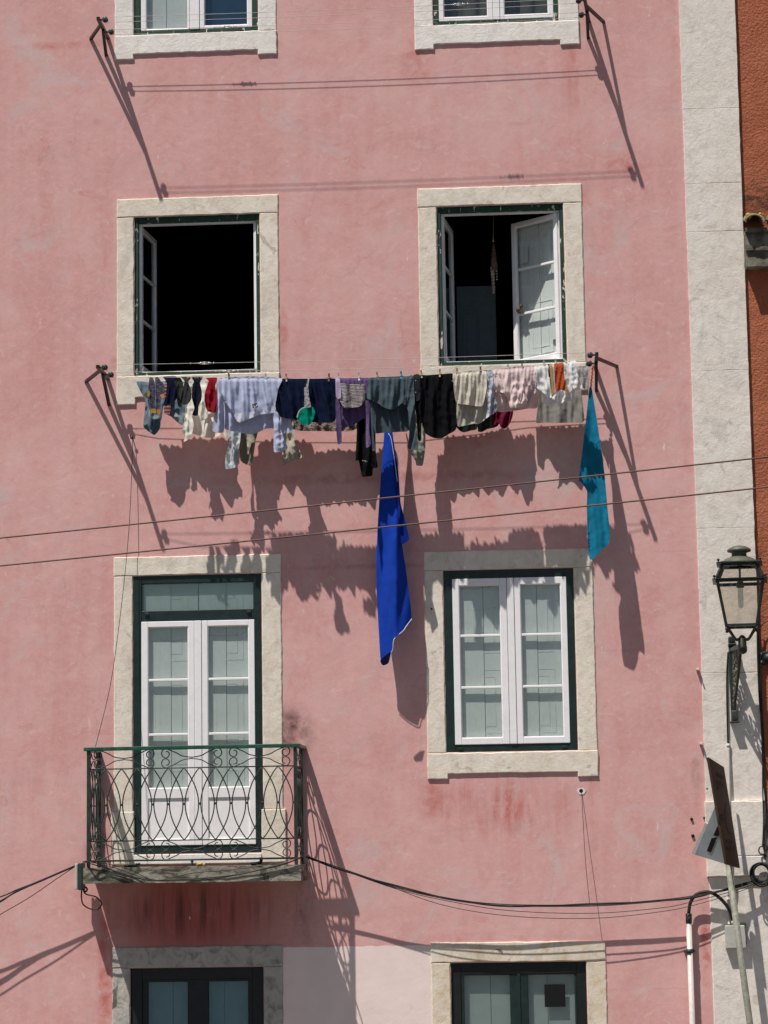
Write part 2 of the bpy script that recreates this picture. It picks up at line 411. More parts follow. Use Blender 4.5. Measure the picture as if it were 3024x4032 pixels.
# ------------------------------------------------------------------ setting: street
GZ = -3.3
mb = MB(); mb.add([(-400, -400, GZ), (400, -400, GZ), (400, 400, GZ), (-400, 400, GZ)], [(0, 1, 2, 3)])
tag(mb.build('street', M['asphalt']), None, None, kind='structure')
mb = MB(); mb.box(-40, 40, -2.2, .02, GZ, GZ+.12)
tag(mb.build('pavement', M['paving']), None, None, kind='structure')
mb = MB(); mb.box(-40, 40, -14, -2.36, GZ, GZ+.02)
tag(mb.build('road', M['paving']), None, None, kind='structure')

# ------------------------------------------------------------------ stone pieces
def stone_poly(mb, pts, yf, yb, seed, jit=.004, bev=.007, step=.035):
    """stone block from an outline in the facade plane: worn edges, eased arris"""
    ring = []
    n = len(pts); area = sum(pts[i][0]*pts[(i+1) % n][1]-pts[(i+1) % n][0]*pts[i][1] for i in range(n))
    if area < 0: pts = pts[::-1]
    for i in range(n):
        a, b = Vector((pts[i][0], pts[i][1])), Vector((pts[(i+1) % n][0], pts[(i+1) % n][1]))
        m = max(1, int((b-a).length/step)); nr = Vector(((b-a).y, -(b-a).x)).normalized()
        for k in range(m):
            p = lerp(a, b, k/m)
            j = mnoise.noise(Vector((p.x*9+seed, p.y*9, seed*1.7)))*jit+mnoise.noise(Vector((p.x*34+seed, p.y*34, seed)))*jit*.8
            if k == 0: j *= .3
            ring.append(p+nr*j)
    L = len(ring)
    inn = []
    for i in range(L):
        t = (ring[(i+1) % L]-ring[i-1]); nr = Vector((t.y, -t.x)).normalized(); inn.append(ring[i]-nr*bev)
    o = len(mb.v)
    mb.v += [Vector((p.x, yb, p.y)) for p in ring]+[Vector((p.x, yf+bev*.8, p.y)) for p in ring]+[Vector((p.x, yf, p.y)) for p in inn]
    for r in range(2):
        for i in range(L):
            mb.f.append([o+r*L+i, o+r*L+(i+1) % L, o+(r+1)*L+(i+1) % L, o+(r+1)*L+i]); mb.sm.append(False)
    mb.f.append([o+2*L+i for i in range(L)]); mb.sm.append(False)

def surround(win, mat, ox0, ox1, oz1, ix0, ix1, iz0, iz1, sill=None, lug=0, lugw=.17, seed=1, proud=.012):
    g = .0012; mb = MB(); yb = .03; yf = -proud
    stone_poly(mb, [(ox0, iz1+g), (ox1, iz1+g), (ox1, oz1), (ox0, oz1)], yf, yb, seed)
    zb = sill if sill is None else iz0
    low = iz0 if sill is not None else iz0
    stone_poly(mb, [(ox0+.002, low+g), (ix0, low+g), (ix0, iz1-g), (ox0+.002, iz1-g)], yf+.002, yb, seed+3)
    stone_poly(mb, [(ix1, low+g), (ox1-.002, low+g), (ox1-.002, iz1-g), (ix1, iz1-g)], yf+.001, yb, seed+5)
    if sill is not None:
        pts = [(ox0, iz0-g), (ox0, sill-lug), (ox0+lugw, sill-lug), (ox0+lugw, sill), (ox1-lugw, sill), (ox1-lugw, sill-lug), (ox1, sill-lug), (ox1, iz0-g)]
        stone_poly(mb, pts, yf-.006, yb, seed+7, jit=.005)
    return mb.build('stone_surround', mat, win)

def frame_mb(mb, x0, x1, z0, z1, wx, wt, wb, y0, y1, bev=.004):
    """rectangular frame of four members"""
    mb.box(x0, x0+wx, y0, y1, z0, z1, bev); mb.box(x1-wx, x1, y0, y1, z0, z1, bev)
    mb.box(x0+wx, x1-wx, y0+.0015, y1, z1-wt, z1, bev); mb.box(x0+wx, x1-wx, y0+.0015, y1, z0, z0+wb, bev)

def shutter(win, x0, x1, z0, z1, y, mat=None, leaves=2, ridge=True, name='shutter', gap=.004):
    wdt = (x1-x0)/leaves
    for i in range(leaves):
        mb = MB(); a, b = x0+i*wdt+gap, x0+(i+1)*wdt-gap
        h = (b-a)/2
        mb.box(a, a+h-.002, y, y+.02, z0, z1, .002); mb.box(a+h+.002, b, y+.002, y+.02, z0, z1, .002)
        if ridge:
            pn = max(1, round((z1-z0)/.75)); ph = (z1-z0)/pn
            for q in range(pn):
                u0, u1, v0, v1 = a+h*.38, b-h*.38, z0+q*ph+.07, z0+(q+1)*ph-.07
                for e in (0, .05):
                    t = .006 if e == 0 else .004
                    if u1-u0-2*e < .05: continue
                    frame_mb(mb, u0+e, u1-e, v0+e*1.2, v1-e*1.2, t, t, t, y-.0013, y+.001, .0005)
        mb.build(name, mat or M['shut'], win)

def leaf(win, x0, x1, z0, z1, gx0, gx1, gz0, gz1, muntins, y0=.004, mat='pvc', glass='glass', panel=None, th=.04, hinge=None, ang=0):
    """one glazed sash leaf; with hinge = 'left' or 'right' it is swung into the room by ang"""
    mb = MB()
    mb.box(x0, gx0, y0, y0+th, z0, z1, .004); mb.box(gx1, x1, y0, y0+th, z0, z1, .004)
    mb.box(gx0, gx1, y0+.001, y0+th, gz1, z1, .004)
    if panel:
        p0, p1 = panel
        mb.box(gx0, gx1, y0+.001, y0+th, p1, gz0, .004); mb.box(gx0, gx1, y0+.001, y0+th, z0, p0, .004)
        mb.box(gx0, gx1, y0+.013, y0+.03, p0, p1)
    else: mb.box(gx0, gx1, y0+.001, y0+th, z0, gz0, .004)
    # glazing bead
    for (a, b, c, d) in ((gx0, gx0+.006, gz0, gz1), (gx1-.006, gx1, gz0, gz1), (gx0+.006, gx1-.006, gz1-.006, gz1), (gx0+.006, gx1-.006, gz0, gz0+.006)):
        mb.box(a, b, y0+.009, y0+.03, c, d)
    for z in muntins: mb.box(gx0+.006, gx1-.006, y0+.006, y0+.028, z-.011, z+.011, .004)
    pg = MB(); pg.add([(gx0, y0+.02, gz0), (gx1, y0+.02, gz0), (gx1, y0+.02, gz1), (gx0, y0+.02, gz1)], [(0, 1, 2, 3)])
    if hinge:
        hx = x0 if hinge == 'left' else x1
        sgn = 1 if hinge == 'left' else -1
        c, s_ = math.cos(ang), math.sin(ang)
        for q in (mb, pg):
            for i, v in enumerate(q.v):
                dx, dy = (v.x-hx)*sgn, v.y-y0
                q.v[i] = Vector((hx+sgn*(dx*c-dy*s_), y0+dx*s_+dy*c, v.z))
    a = mb.build('casement', M[mat], win); pg.build('pane', M[glass], win)
    return a

BUILD = empty('pink_building', (0, 0, GZ), 'pink plastered town house with stone framed windows and laundry in front', 'building')
OPEN = []    # wall openings

def window_frame(name, x0, x1, z0, z1, wx, wt, wb, mat, y0, y1=.09, hung=None):
    mb = MB(); frame_mb(mb, x0, x1, z0, z1, wx, wt, wb, y0, y1)
    if hung:   # little drain covers on the bottom member
        for hx in hung: mb.box(hx-.02, hx+.02, y0-.012, y0+.003, z0+wb*.3, z0+wb*.3+.022, .003)
    OPEN.append((x0+.004, x1-.004, z0+.004, z1-.004))
    return mb.build(name, M[mat], BUILD)

P = 1/462.0
# --- lower right window
x0, x1, z0, z1 = X(1750, 2600), X(2268, 2600), Z(2010, 2960), Z(2010, 2240)
W = window_frame('window', x0, x1, z0, z1, .078, .078, .068, 'dgreen', .004, hung=(X(1812, 2930), X(2222, 2930)))
W['label'] = 'closed window with white casements in a dark green frame'
surround(W, M['stone'], X(1676, 2600), X(2344, 2600), Z(2000, 2166), x0, x1, z0, z1, Z(2010, 3043), .042, .172, 11)
gz0, gz1, cz0, cz1 = Z(2010, 2903), Z(2010, 2302), Z(2010, 2929), Z(2010, 2275)
mu = (Z(2010, 2500), Z(2010, 2704))
leaf(W, X(1786, 2600), X(2000, 2600), cz0, cz1, X(1812, 2600), X(1974, 2600), gz0, gz1, mu, -.004)
leaf(W, X(2031, 2600), X(2237, 2600), cz0, cz1, X(2054, 2600), X(2214, 2600), gz0, gz1, mu, -.004)
mb = MB(); mb.box(X(2002, 2600), X(2029, 2600), -.010, .03, cz0, cz1, .004); mb.build('meeting_stile', M['pvc'], W)
shutter(W, X(1800, 2600), X(2225, 2600), cz0+.02, cz1-.02, .046)

# --- balcony door
x0, x1, z0, z1 = X(523, 2700), X(1034, 2700), Z(778, 3362), Z(778, 2262)
W = window_frame('balcony_door', x0, x1, z0, z1, .074, .07, .085, 'dgreen', .004)
W['label'] = 'white glazed double door in a dark green frame with transom'
ox0, ox1 = X(448, 2700), X(1112, 2700)
surround(W, M['stone'], ox0, ox1, Z(778, 2188), x0, x1, Z(778, 3190), z1, seed=31)
mb = MB(); zt = Z(778, 3190)
stone_poly(mb, [(ox0-.02, Z(778, 3400)), (x0+.012, Z(778, 3400)), (x0+.012, zt-.002), (ox0-.02, zt-.002)], -.022, .03, 37)
mb.build('stone_plinth', M['stone'], W); mb = MB()
stone_poly(mb, [(x1-.016, Z(778, 3400)), (ox1+.02, Z(778, 3400)), (ox1+.02, zt-.002), (x1-.016, zt-.002)], -.022, .03, 39)
mb.build('stone_plinth', M['stone'], W)
mb = MB(); mb.box(x0+.014, x1-.018, -.03, .09, Z(778, 3400), z0-.001, .005); mb.build('threshold', M['stone_w'], W)
tz0, tz1 = Z(778, 2401), Z(778, 2296)
mb = MB(); mb.box(x0+.074, x1-.074, .006, .08, Z(778, 2442), tz0, .004)
for hx in (X(578, 2415), X(980, 2412)): mb.box(hx-.018, hx+.018, -.008, .01, Z(778, 2420), Z(778, 2409), .003)
mb.build('transom_rail', M['dgreen'], W)
mb = MB(); mb.box(X(557, 2350), X(1002, 2350), .03, .034, tz0, tz1); mb.build('pane', M['glass'], W)
cz0, cz1 = Z(778, 3327), Z(778, 2444)
gz0, gz1 = Z(778, 3101), Z(778, 2466); mu = (Z(778, 2675), Z(778, 2890)); pn = (Z(778, 3303), Z(778, 3142))
leaf(W, X(557, 2800), X(765, 2800), cz0, cz1, X(583, 2800), X(742, 2800), gz0, gz1, mu, -.004, panel=pn)
leaf(W, X(796, 2800), X(1004, 2800), cz0, cz1, X(819, 2800), X(981, 2800), gz0, gz1, mu, -.004, panel=pn)
mb = MB(); mb.box(X(766.5, 2800), X(794.5, 2800), -.010, .03, cz0, cz1, .004); mb.build('meeting_stile', M['pvc'], W)
shutter(W, X(562, 2800), X(1000, 2800), cz0+.02, z1-.07, .046)

# --- middle left window, open
x0, x1, z0, z1 = X(528, 1150), X(1025, 1150), Z(776, 1475), Z(776, 848)
W = window_frame('window', x0, x1, z0, z1, .036, .05, .036, 'peel', .012)
W['label'] = 'open window of peeling green paint with a dark empty room'
WOPEN_L = (x0, x1, z0, z1)
surround(W, M['stone'], X(460, 1150), X(1099, 1150), Z(778, 776), x0, x1, z0, z1, Z(778, 1560), .06, .165, 51)
mb = MB(); frame_mb(mb, x0+.037, x1-.037, z0+.037, z1-.051, .008, .016, .008, .045, .085, .003); mb.build('inner_frame', M['pvc'], W)
hw = (x1-x0)/2-.05
cz0, cz1 = z0+.05, z1-.07
def open_leaf(W, x0, x1, z0, z1, hinge, ang, glass='glassd', y=.05):
    h = z1-z0; s = .042
    return leaf(W, x0, x1, z0, z1, x0+s, x1-s, z0+s*1.4, z1-s, (z0+h*.36, z0+h*.67), y, glass=glass, hinge=hinge, ang=math.radians(ang))
open_leaf(W, x0+.062, x0+.062+hw, cz0, cz1, 'left', 84)
open_leaf(W, x1-.062-hw, x1-.062, cz0, cz1, 'right', 97)

# --- middle right window, open
x0, x1, z0, z1 = X(1724, 1150), X(2227, 1150), Z(1972, 1436), Z(1972, 807)
W = window_frame('window', x0, x1, z0, z1, .036, .05, .04, 'peel', .012)
W['label'] = 'open window with one casement swung in beside a white shutter'
WOPEN_R = (x0, x1, z0, z1)
surround(W, M['stone'], X(1650, 1150), X(2301, 1150), Z(1975, 733.5), x0, x1, z0, z1, Z(1975, 1519), .06, .165, 71)
mb = MB(); frame_mb(mb, x0+.037, x1-.037, z0+.041, z1-.051, .008, .016, .008, .045, .085, .003); mb.build('inner_frame', M['pvc'], W)
hw = (x1-x0)/2-.03; cz0, cz1 = z0+.05, z1-.07
open_leaf(W, x0+.062, x0+.062+hw, cz0, cz1, 'left', 83)
A45 = math.radians(40)
cz = open_leaf(W, x1-.062-hw, x1-.062, cz0, cz1, 'right', 40, glass='glassc')
# shutter leaf folded against the back of that casement
hx = x1-.062; mb = MB()
a_, b_ = hx-hw+.015, hx-.02
mb.box(a_, (a_+b_)/2-.002, .118, .138, cz0+.01, cz1-.01, .002); mb.box((a_+b_)/2+.002, b_, .12, .138, cz0+.01, cz1-.01, .002)
for q in range(2):
    h2 = (cz1-cz0)/2; u0, u1, v0, v1 = a_+.1, b_-.1, cz0+q*h2+.09, cz0+(q+1)*h2-.09
    for e in (0, .05): frame_mb(mb, u0+e, u1-e, v0+e*1.2, v1-e*1.2, .007, .007, .007, .1145, .119, .002)
ps = MB(); ps2 = MB(); pl = cz0+(cz1-cz0)*.70
ps.box(hx-hw+.065, hx-hw+.15, .094, .0955, pl+.02, pl+.16); ps2.box(hx-.13, hx-.045, .094, .0955, cz0+.19, cz0+.34)
ty = MB(); tp = (hx-hw+.085, .03, cz0+(cz1-cz0)*.36+.012)
ty.ball((tp[0], tp[1], tp[2]+.022), .024); ty.ball((tp[0]+.028, tp[1], tp[2]+.05), .017); ty.ball((tp[0]+.016, tp[1], tp[2]+.066), .008); ty.ball((tp[0]+.037, tp[1], tp[2]+.068), .008); ty.tube([(tp[0]-.01, tp[1], tp[2]), (tp[0]+.045, tp[1]-.005, tp[2]+.004)], .008)
for q in (mb, ps, ps2, ty):
    c, s_ = math.cos(A45), math.sin(A45)
    for i, v in enumerate(q.v):
        dx, dy = (v.x-hx)*-1, v.y-.05
        q.v[i] = Vector((hx-(dx*c-dy*s_), .05+dx*s_+dy*c, v.z))
mb.build('shutter', M['shut'], W)
ps.build('paper_note', M['paper'], W); ps2.build('paper_note', M['paper'], W)
tag(ty.build('toy_animal', M['toy'], loc=ty.v[0]), 'small brown toy animal sitting on the glazing bar of the open casement', 'toy')

# --- top windows
x0, x1, z1, z0 = X(526, 60), X(1017, 60), Z(776, -490), Z(776, 131)
W = window_frame('window', x0, x1, z0, z1, .055, .06, .04, 'peel', .012, hung=(X(592, 120), X(950, 110)))
W['label'] = 'upper window cut by the picture top with a dark blue blind'
surround(W, M['stone_w'], X(452, 60), X(1089, 60), Z(776, -560), x0, x1, z0, z1, Z(776, 206), .045, .168, 91)
cz0, cz1 = z0+.045, z1-.07
leaf(W, X(554, 60), X(744, 60), cz0, cz1, X(574, 60), X(739, 60), Z(660, 111), cz1-.05, (), .012)
leaf(W, X(786, 60), X(992, 60), cz0, cz1, X(803, 60), X(974, 60), Z(880, 97), cz1-.05, (), .012, glass='glassb')
mb = MB(); mb.box(X(746, 60), X(784, 60), .006, .05, cz0, cz1, .004); mb.build('meeting_stile', M['pvc'], W)
shutter(W, X(560, 60), X(742, 60), cz0, cz1, .075, leaves=1, ridge=False)
mb = MB(); mb.box(X(790, 60), X(990, 60), .09, .1, cz0, cz1); mb.build('blind', M['blueblind'], W)  # dark blue sheet stands in for the unlit interior

x0, x1, z1, z0 = X(1704, 50), X(2200, 50), Z(1950, -540), Z(1950, 92)
W = window_frame('window', x0, x1, z0, z1, .05, .06, .036, 'peel', .010, hung=(X(1778, 90), X(2136, 76)))
W['label'] = 'upper window cut by the picture top with a dim beige curtain'
surround(W, M['stone_w'], X(1631, 50), X(2279, 50), Z(1950, -610), x0, x1, z0, z1, Z(1950, 168), .045, .168, 111)
cz0, cz1 = z0+.04, z1-.07
leaf(W, X(1728, 50), X(1940, 50), cz0, cz1, X(1746, 50), X(1920, 50), Z(1840, 64), cz1-.05, (), .010)
leaf(W, X(1969, 50), X(2179, 50), cz0, cz1, X(1985, 50), X(2159, 50), Z(2070, 54), cz1-.05, (), .010)
mb = MB(); mb.box(X(1941.5, 50), X(1967.5, 50), .004, .05, cz0, cz1, .004); mb.build('meeting_stile', M['pvc'], W)
mb = MB(); n = 60
for r_ in range(2):
    for i in range(n+1):
        u = i/n; mb.v.append(Vector((lerp(x0+.05, x1-.05, u), .16+.02*math.sin(u*38)+.006*math.sin(u*91), (z0, z1)[r_])))
for i in range(n): mb.f.append([i, i+1, n+2+i, n+1+i]); mb.sm.append(True)
mb.build('curtain', M['dim'], W)  # dark pleated sheet stands in for the dim interior

# --- lowest windows
x0, x1, z1, z0 = X(512, 3900), X(1040, 3900), Z(776, 3808), GZ+.35
W = window_frame('window', x0, x1, z0, z1, .10, .10, .1, 'bgreen', .02)
W['label'] = 'lowest window under the balcony with black frame and mouldy stone'
surround(W, M['stone_d'], X(442, 3900), X(1115, 3900), Z(776, 3726), x0, x1, z0, z1, GZ+.25, .02, .16, 131)
mb = MB(); cx0, cx1 = X(737, 3950), X(819, 3950)
mb.box(cx0, cx1, .025, .07, z0+.1, z1-.1, .004); mb.box(x0+.1, cx0, .024, .07, Z(776, 3866), z1-.1, .004); mb.box(cx1, x1-.1, .024, .07, Z(776, 3866), z1-.1, .004)
mb.box(x0+.1, X(580, 3950), .027, .07, z0+.1, Z(776, 3866), .004); mb.box(X(975, 3950), x1-.1, .027, .07, z0+.1, Z(776, 3866), .004)
mb.build('casement', M['bgreen'], W)
for a, b in ((580, 737), (819, 975)):
    mb = MB(); mb.box(X(a, 3950), X(b, 3950), .05, .054, z0+.1, Z(776, 3866)); mb.build('pane', M['glassb'], W)
shutter(W, X(575, 3950), X(980, 3950), z0+.1, z1-.1, .085, ridge=False)

x0, x1, z1, z0 = X(1775, 3900), X(2312, 3900), Z(2040, 3787), GZ+.35
W = window_frame('window', x0, x1, z0, z1, .085, .1, .1, 'bgreen', .022)
W['label'] = 'lowest window with dark frame and a black square on its pane'
surround(W, M['stone_y'], X(1699, 3900), X(2390, 3900), Z(2040, 3708), x0, x1, z0, z1, GZ+.25, .02, .16, 151)
mb = MB(); cx0, cx1 = X(2008, 3950), X(2081, 3950); zt = Z(2040, 3840)
mb.box(cx0, cx1, .027, .07, z0+.1, z1-.1, .006); mb.box((cx0+cx1)/2-.012, (cx0+cx1)/2+.012, .018, .03, z0+.1, z1-.1, .004)
mb.box(x0+.085, cx0, .026, .07, zt, z1-.1, .004); mb.box(cx1, x1-.085, .026, .07, zt, z1-.1, .004)
mb.box(x0+.085, X(1828, 3950), .029, .07, z0+.1, zt, .004); mb.box(X(2264, 3950), x1-.085, .029, .07, z0+.1, zt, .004)
mb.build('casement', M['dgreen'], W)
for a, b in ((1828, 2008), (2081, 2264)):
    mb = MB(); mb.box(X(a, 3950), X(b, 3950), .05, .054, z0+.1, zt); mb.build('pane', M['glass'], W)
mb = MB(); mb.box(X(2144, 3920), X(2226, 3920), .044, .047, Z(2185, 3966), Z(2185, 3877)); mb.build('black_square', M['mark'], W)
shutter(W, X(1820, 3950), X(2270, 3950), z0+.1, z1-.1, .085, ridge=False)

# --- the wall itself, one sheet with the openings cut out
PX0, PX1 = X(2708, 1050), X(2932, 1040)
WX0, WX1, WZ1 = -14.0, PX0+.1, 10.5
xs = sorted({WX0, WX1, *[o[0] for o in OPEN], *[o[1] for o in OPEN]}); zs = sorted({GZ, WZ1, *[o[2] for o in OPEN], *[o[3] for o in OPEN]})
mb = MB()
for i in range(len(xs)-1):
    for j in range(len(zs)-1):
        cx, czz = (xs[i]+xs[i+1])/2, (zs[j]+zs[j+1])/2
        if any(o[0] < cx < o[1] and o[2] < czz < o[3] for o in OPEN): continue
        mb.add([(xs[i], 0, zs[j]), (xs[i+1], 0, zs[j]), (xs[i+1], 0, zs[j+1]), (xs[i], 0, zs[j+1])], [(0, 1, 2, 3)])
bm = bmesh.new()
vv = [bm.verts.new(v) for v in mb.v]
for f in mb.f: bm.faces.new([vv[i] for i in f])
bmesh.ops.remove_doubles(bm, verts=bm.verts[:], dist=1e-5)
mb = MB().bm(bm); mb.build('wall', M['pink'], BUILD)
# back-up walls, flat roof slab and rooms so no light leaks through
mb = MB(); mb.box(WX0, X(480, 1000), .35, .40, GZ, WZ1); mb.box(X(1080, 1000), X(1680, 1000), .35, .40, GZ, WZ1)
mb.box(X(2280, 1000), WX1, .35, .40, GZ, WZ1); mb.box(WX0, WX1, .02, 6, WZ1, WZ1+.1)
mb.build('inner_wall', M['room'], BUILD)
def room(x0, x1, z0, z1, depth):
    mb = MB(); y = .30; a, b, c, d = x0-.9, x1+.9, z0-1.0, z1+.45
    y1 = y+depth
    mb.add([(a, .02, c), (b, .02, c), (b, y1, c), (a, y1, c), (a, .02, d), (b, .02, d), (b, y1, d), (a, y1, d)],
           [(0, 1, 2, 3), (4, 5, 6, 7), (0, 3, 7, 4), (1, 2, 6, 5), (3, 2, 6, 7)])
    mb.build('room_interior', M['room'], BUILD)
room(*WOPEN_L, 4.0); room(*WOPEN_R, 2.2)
# closed windows get an added shallow box, white to bounce light onto the shutters
for o in OPEN:
    if abs(o[0]-WOPEN_L[0]) < .02 and abs(o[2]-WOPEN_L[2]) < .02 or abs(o[0]-WOPEN_R[0]) < .02 and abs(o[2]-WOPEN_R[2]) < .02: continue
    a, b, c, d = o[0]-.01, o[1]+.01, o[2]-.01, o[3]+.01; mb = MB()
    mb.add([(a, .012, c), (b, .012, c), (b, .3, c), (a, .3, c), (a, .012, d), (b, .012, d), (b, .3, d), (a, .3, d)],
           [(0, 1, 2, 3), (4, 5, 6, 7), (0, 3, 7, 4), (1, 2, 6, 5), (3, 2, 6, 7)])
    mb.build('window_recess', M['reveal'], BUILD)
# door seen inside the right room
a, b = at(1800, 1280, -1.2).x, at(1954, 1280, -1.2).x; c, d = at(1880, 1500, -1.2).z-.5, at(1880, 1126, -1.2).z
mb = MB(); mb.box(a, b, 1.2, 1.24, c, d, .004)
for q0, q1 in ((c+.1, (c+d)/2-.1), ((c+d)/2, d-.22)):
    for e in (0, .03): frame_mb(mb, a+.05+e, a+.20-e*.5, q0+e, q1-e, .008, .008, .008, 1.19, 1.201, .002)
mb.build('interior_door', M['idoor'], BUILD)

# --- pilaster
mb = MB(); ys = [-900, 428, 722, 912, 1460, 2080, 2650, 3155]
for i in range(len(ys)-1):
    stone_poly(mb, [(PX0, Z(2820, ys[i+1])+.0008), (PX1, Z(2820, ys[i+1])+.0008), (PX1, Z(2820, ys[i])-.0008), (PX0, Z(2820, ys[i])-.0008)], -.014, .05, 200+i, jit=.0035, bev=.003)
for i, (ya, yb_) in enumerate(((3155, 3372), (3372, 3452))):
    stone_poly(mb, [(PX0-.012, Z(2820, yb_)+.001), (PX1+.006, Z(2820, yb_)+.001), (PX1+.006, Z(2820, ya)-.001), (PX0-.012, Z(2820, ya)-.001)], -.05, .05, 230+i, jit=.004, bev=.007)
stone_poly(mb, [(X(2800, 3700), GZ), (PX1, GZ), (PX1, Z(2820, 3452)), (X(2800, 3700), Z(2820, 3452))], -.008, .05, 240)
mb.build('pilaster', M['pil'], BUILD)
# bolt holes in the wall and stone
for px, py, r_ in ((2723, 3225, .011), (2773, 3220, .009), (2728, 3291, .013), (1700, 2398, .008), (2019, 2966, .010), (2784, 3106, .009)):
    mb = MB(); p = at(px, py); mb.lathe([(.0001, -.0145), (r_*.7, -.0142), (r_, -.0138), (r_*1.1, -.002)], p, 12, 'y'); mb.build('bolt_hole', M['mark'], BUILD)

# ------------------------------------------------------------------ balcony
BD = .53
sx0, sx1 = at(328, 3450, BD).x, at(1185, 3440, BD).x; sz0, sz1 = at(756, 3474, BD).z, at(756, 3411, BD).z
mb = MB()
bm = bmesh.new(); bmesh.ops.create_cube(bm, size=1)
for v in bm.verts: v.co = Vector((lerp(sx0, sx1, v.co.x+.5), lerp(-BD, .02, v.co.y+.5), lerp(sz0, sz1, v.co.z+.5)))
bmesh.ops.subdivide_edges(bm, edges=bm.edges[:], cuts=40, use_grid_fill=True)
for v in bm.verts: v.co += mnoise.noise_vector(v.co*14)*.004
mb.bm(bm); BAL = mb.build('balcony', M['slab'], BUILD)
RD = .50   # railing plane
k = .6028
def rp(cx, cy): return at(300+cx*k, 2850+cy*k, RD)     # on the railing front
rx0, rx1 = rp(75, 500).x, rp(1440, 500).x
zt = lambda cy: (rp(760, cy)).z
Z_T, Z_A, Z_B, Z_C = zt(158), zt(286), zt(758), zt(887)
mb = MB(); mb.box(rx0-.03, rx1+.035, -RD-.028, -RD+.022, zt(166), zt(142), .004)
mb.box(rx0-.03, rx0+.018, -RD+.0225, .0, zt(165), zt(143), .004); mb.box(rx1-.018, rx1+.035, -RD+.0225, .0, zt(165), zt(143), .004)
mb.build('handrail', M['rail'], BAL)
for px_ in (rx0+.008, rx1-.008):
    for py_ in (-RD, -.03):
        mb = MB(); mb.box(px_-.014, px_+.014, py_-.014, py_+.014, sz1-.004, zt(166), .002); mb.build('post', M['iron'], BAL)
def lens_panel(P3, L, nlens):
    """scroll-work panel of length L; P3(u, z) maps along-panel distance to a point"""
    mb = MB(); sp = L/nlens; r = .0055; zc = (Z_A+Z_B)/2
    for z in (Z_A, Z_B, Z_C): mb.tube([P3(0, z), P3(L, z)], .006 if z != Z_C else .009, 6)
    for i in range(nlens+1):
        for sg in (-1, 1):
            pts = []
            for t in range(25):
                a = t/24; u = i*sp+sg*sp*.93*math.sin(math.pi*a)**.85
                pts.append((u, lerp(Z_A, Z_B, a)))
            seg = [q for q in pts if -.001 <= q[0] <= L+.001]
            if len(seg) > 3: mb.tube([P3(u, z) for u, z in seg], r, 6)
        mb.ball(P3(i*sp, zc), .011, 8)
    ng = max(1, round(nlens/4.3)); gw = L/ng
    for (za, zb) in ((Z_T, Z_A), (Z_B, Z_C)):
        zm = (za+zb)/2; H = abs(za-zb)/2
        for g in range(ng):
            c = gw*(g+.5); hw_ = min(gw*.40, .24)
            for up in (1, -1):
                R_ = min(.037, H*.47)
                def scroll(sgn):
                    pts = []
                    for t in range(22):
                        a = math.radians(55+t*19); rr = R_*(1 if a < 4.7 else 1-.62*(a-4.7)/(7.9-4.7))
                        pts.append(Vector((-sgn*(-hw_+.012+math.cos(a)*rr), 0, H*.5+math.sin(a)*rr)))
                    pts = pts[::-1]+[Vector((sgn*hw_*.58, 0, H*.56)), Vector((sgn*hw_*.34, 0, H*.20)), Vector((0, 0, .005))]
                    return smooth_path(pts, 3)
                for sgn in (-1, 1):
                    mb.tube([P3(c+p.x, zm+up*p.z) for p in scroll(sgn)], .0048, 6)
    return mb
mb = lens_panel(lambda u, z: Vector((rx0+.022+u, -RD, z)), rx1-rx0-.044, 13); mb.build('scrollwork_panel', M['iron'], BAL)
for px_ in (rx0+.008, rx1-.008):
    mb = lens_panel(lambda u, z: Vector((px_, -RD+.014+u, z)), RD-.06, 4); mb.build('scrollwork_panel', M['iron'], BAL)
mb = MB(); mb.lathe([(.004, 0), (.014, .004), (.016, .02), (.008, .032), (.013, .045), (.006, .06)], (rp(757, 900).x, -RD, sz1-.004), 12); mb.build('rail_foot', M['iron'], BAL)
# bits lying on the balcony floor
p = Vector((rp(800, 900).x, -.40, sz1+.012))
mb = MB(); mb.tube(smooth_path([p+Vector((-.03, 0, 0)), p+Vector((0, .01, .006)), p+Vector((.04, -.004, 0))], 4), .009, 8)
tag(mb.build('plastic_clip', M['yellow'], loc=p), 'small yellow plastic piece lying on the balcony floor', 'plastic piece')
p = Vector((rp(350, 900).x, -.42, sz1+.012))
mb = MB(); mb.lathe([(.002, -.012), (.062, -.012), (.066, -.004), (.058, .008), (.045, .010), (.002, .006)], p, 20); mb.lathe([(.002, .004), (.022, .008), (.02, .02), (.002, .022)], p+Vector((.055, 0, 0)), 12)
tag(mb.build('plastic_disc', M['black'], loc=p), 'flat black plastic disc lying on the balcony floor at the left', 'disc')
p = Vector((rp(1175, 900).x, -.42, sz1+.016))
mb = MB(); mb.tube(smooth_path([p+Vector((-.05, 0, -.004)), p+Vector((0, 0, .0)), p+Vector((.03, 0, .012)), p+Vector((.032, 0, .05))], 4), .014, 9)
tag(mb.build('drain_pipe', M['black'], loc=p), 'short bent black drain pipe on the balcony floor at the right', 'pipe')

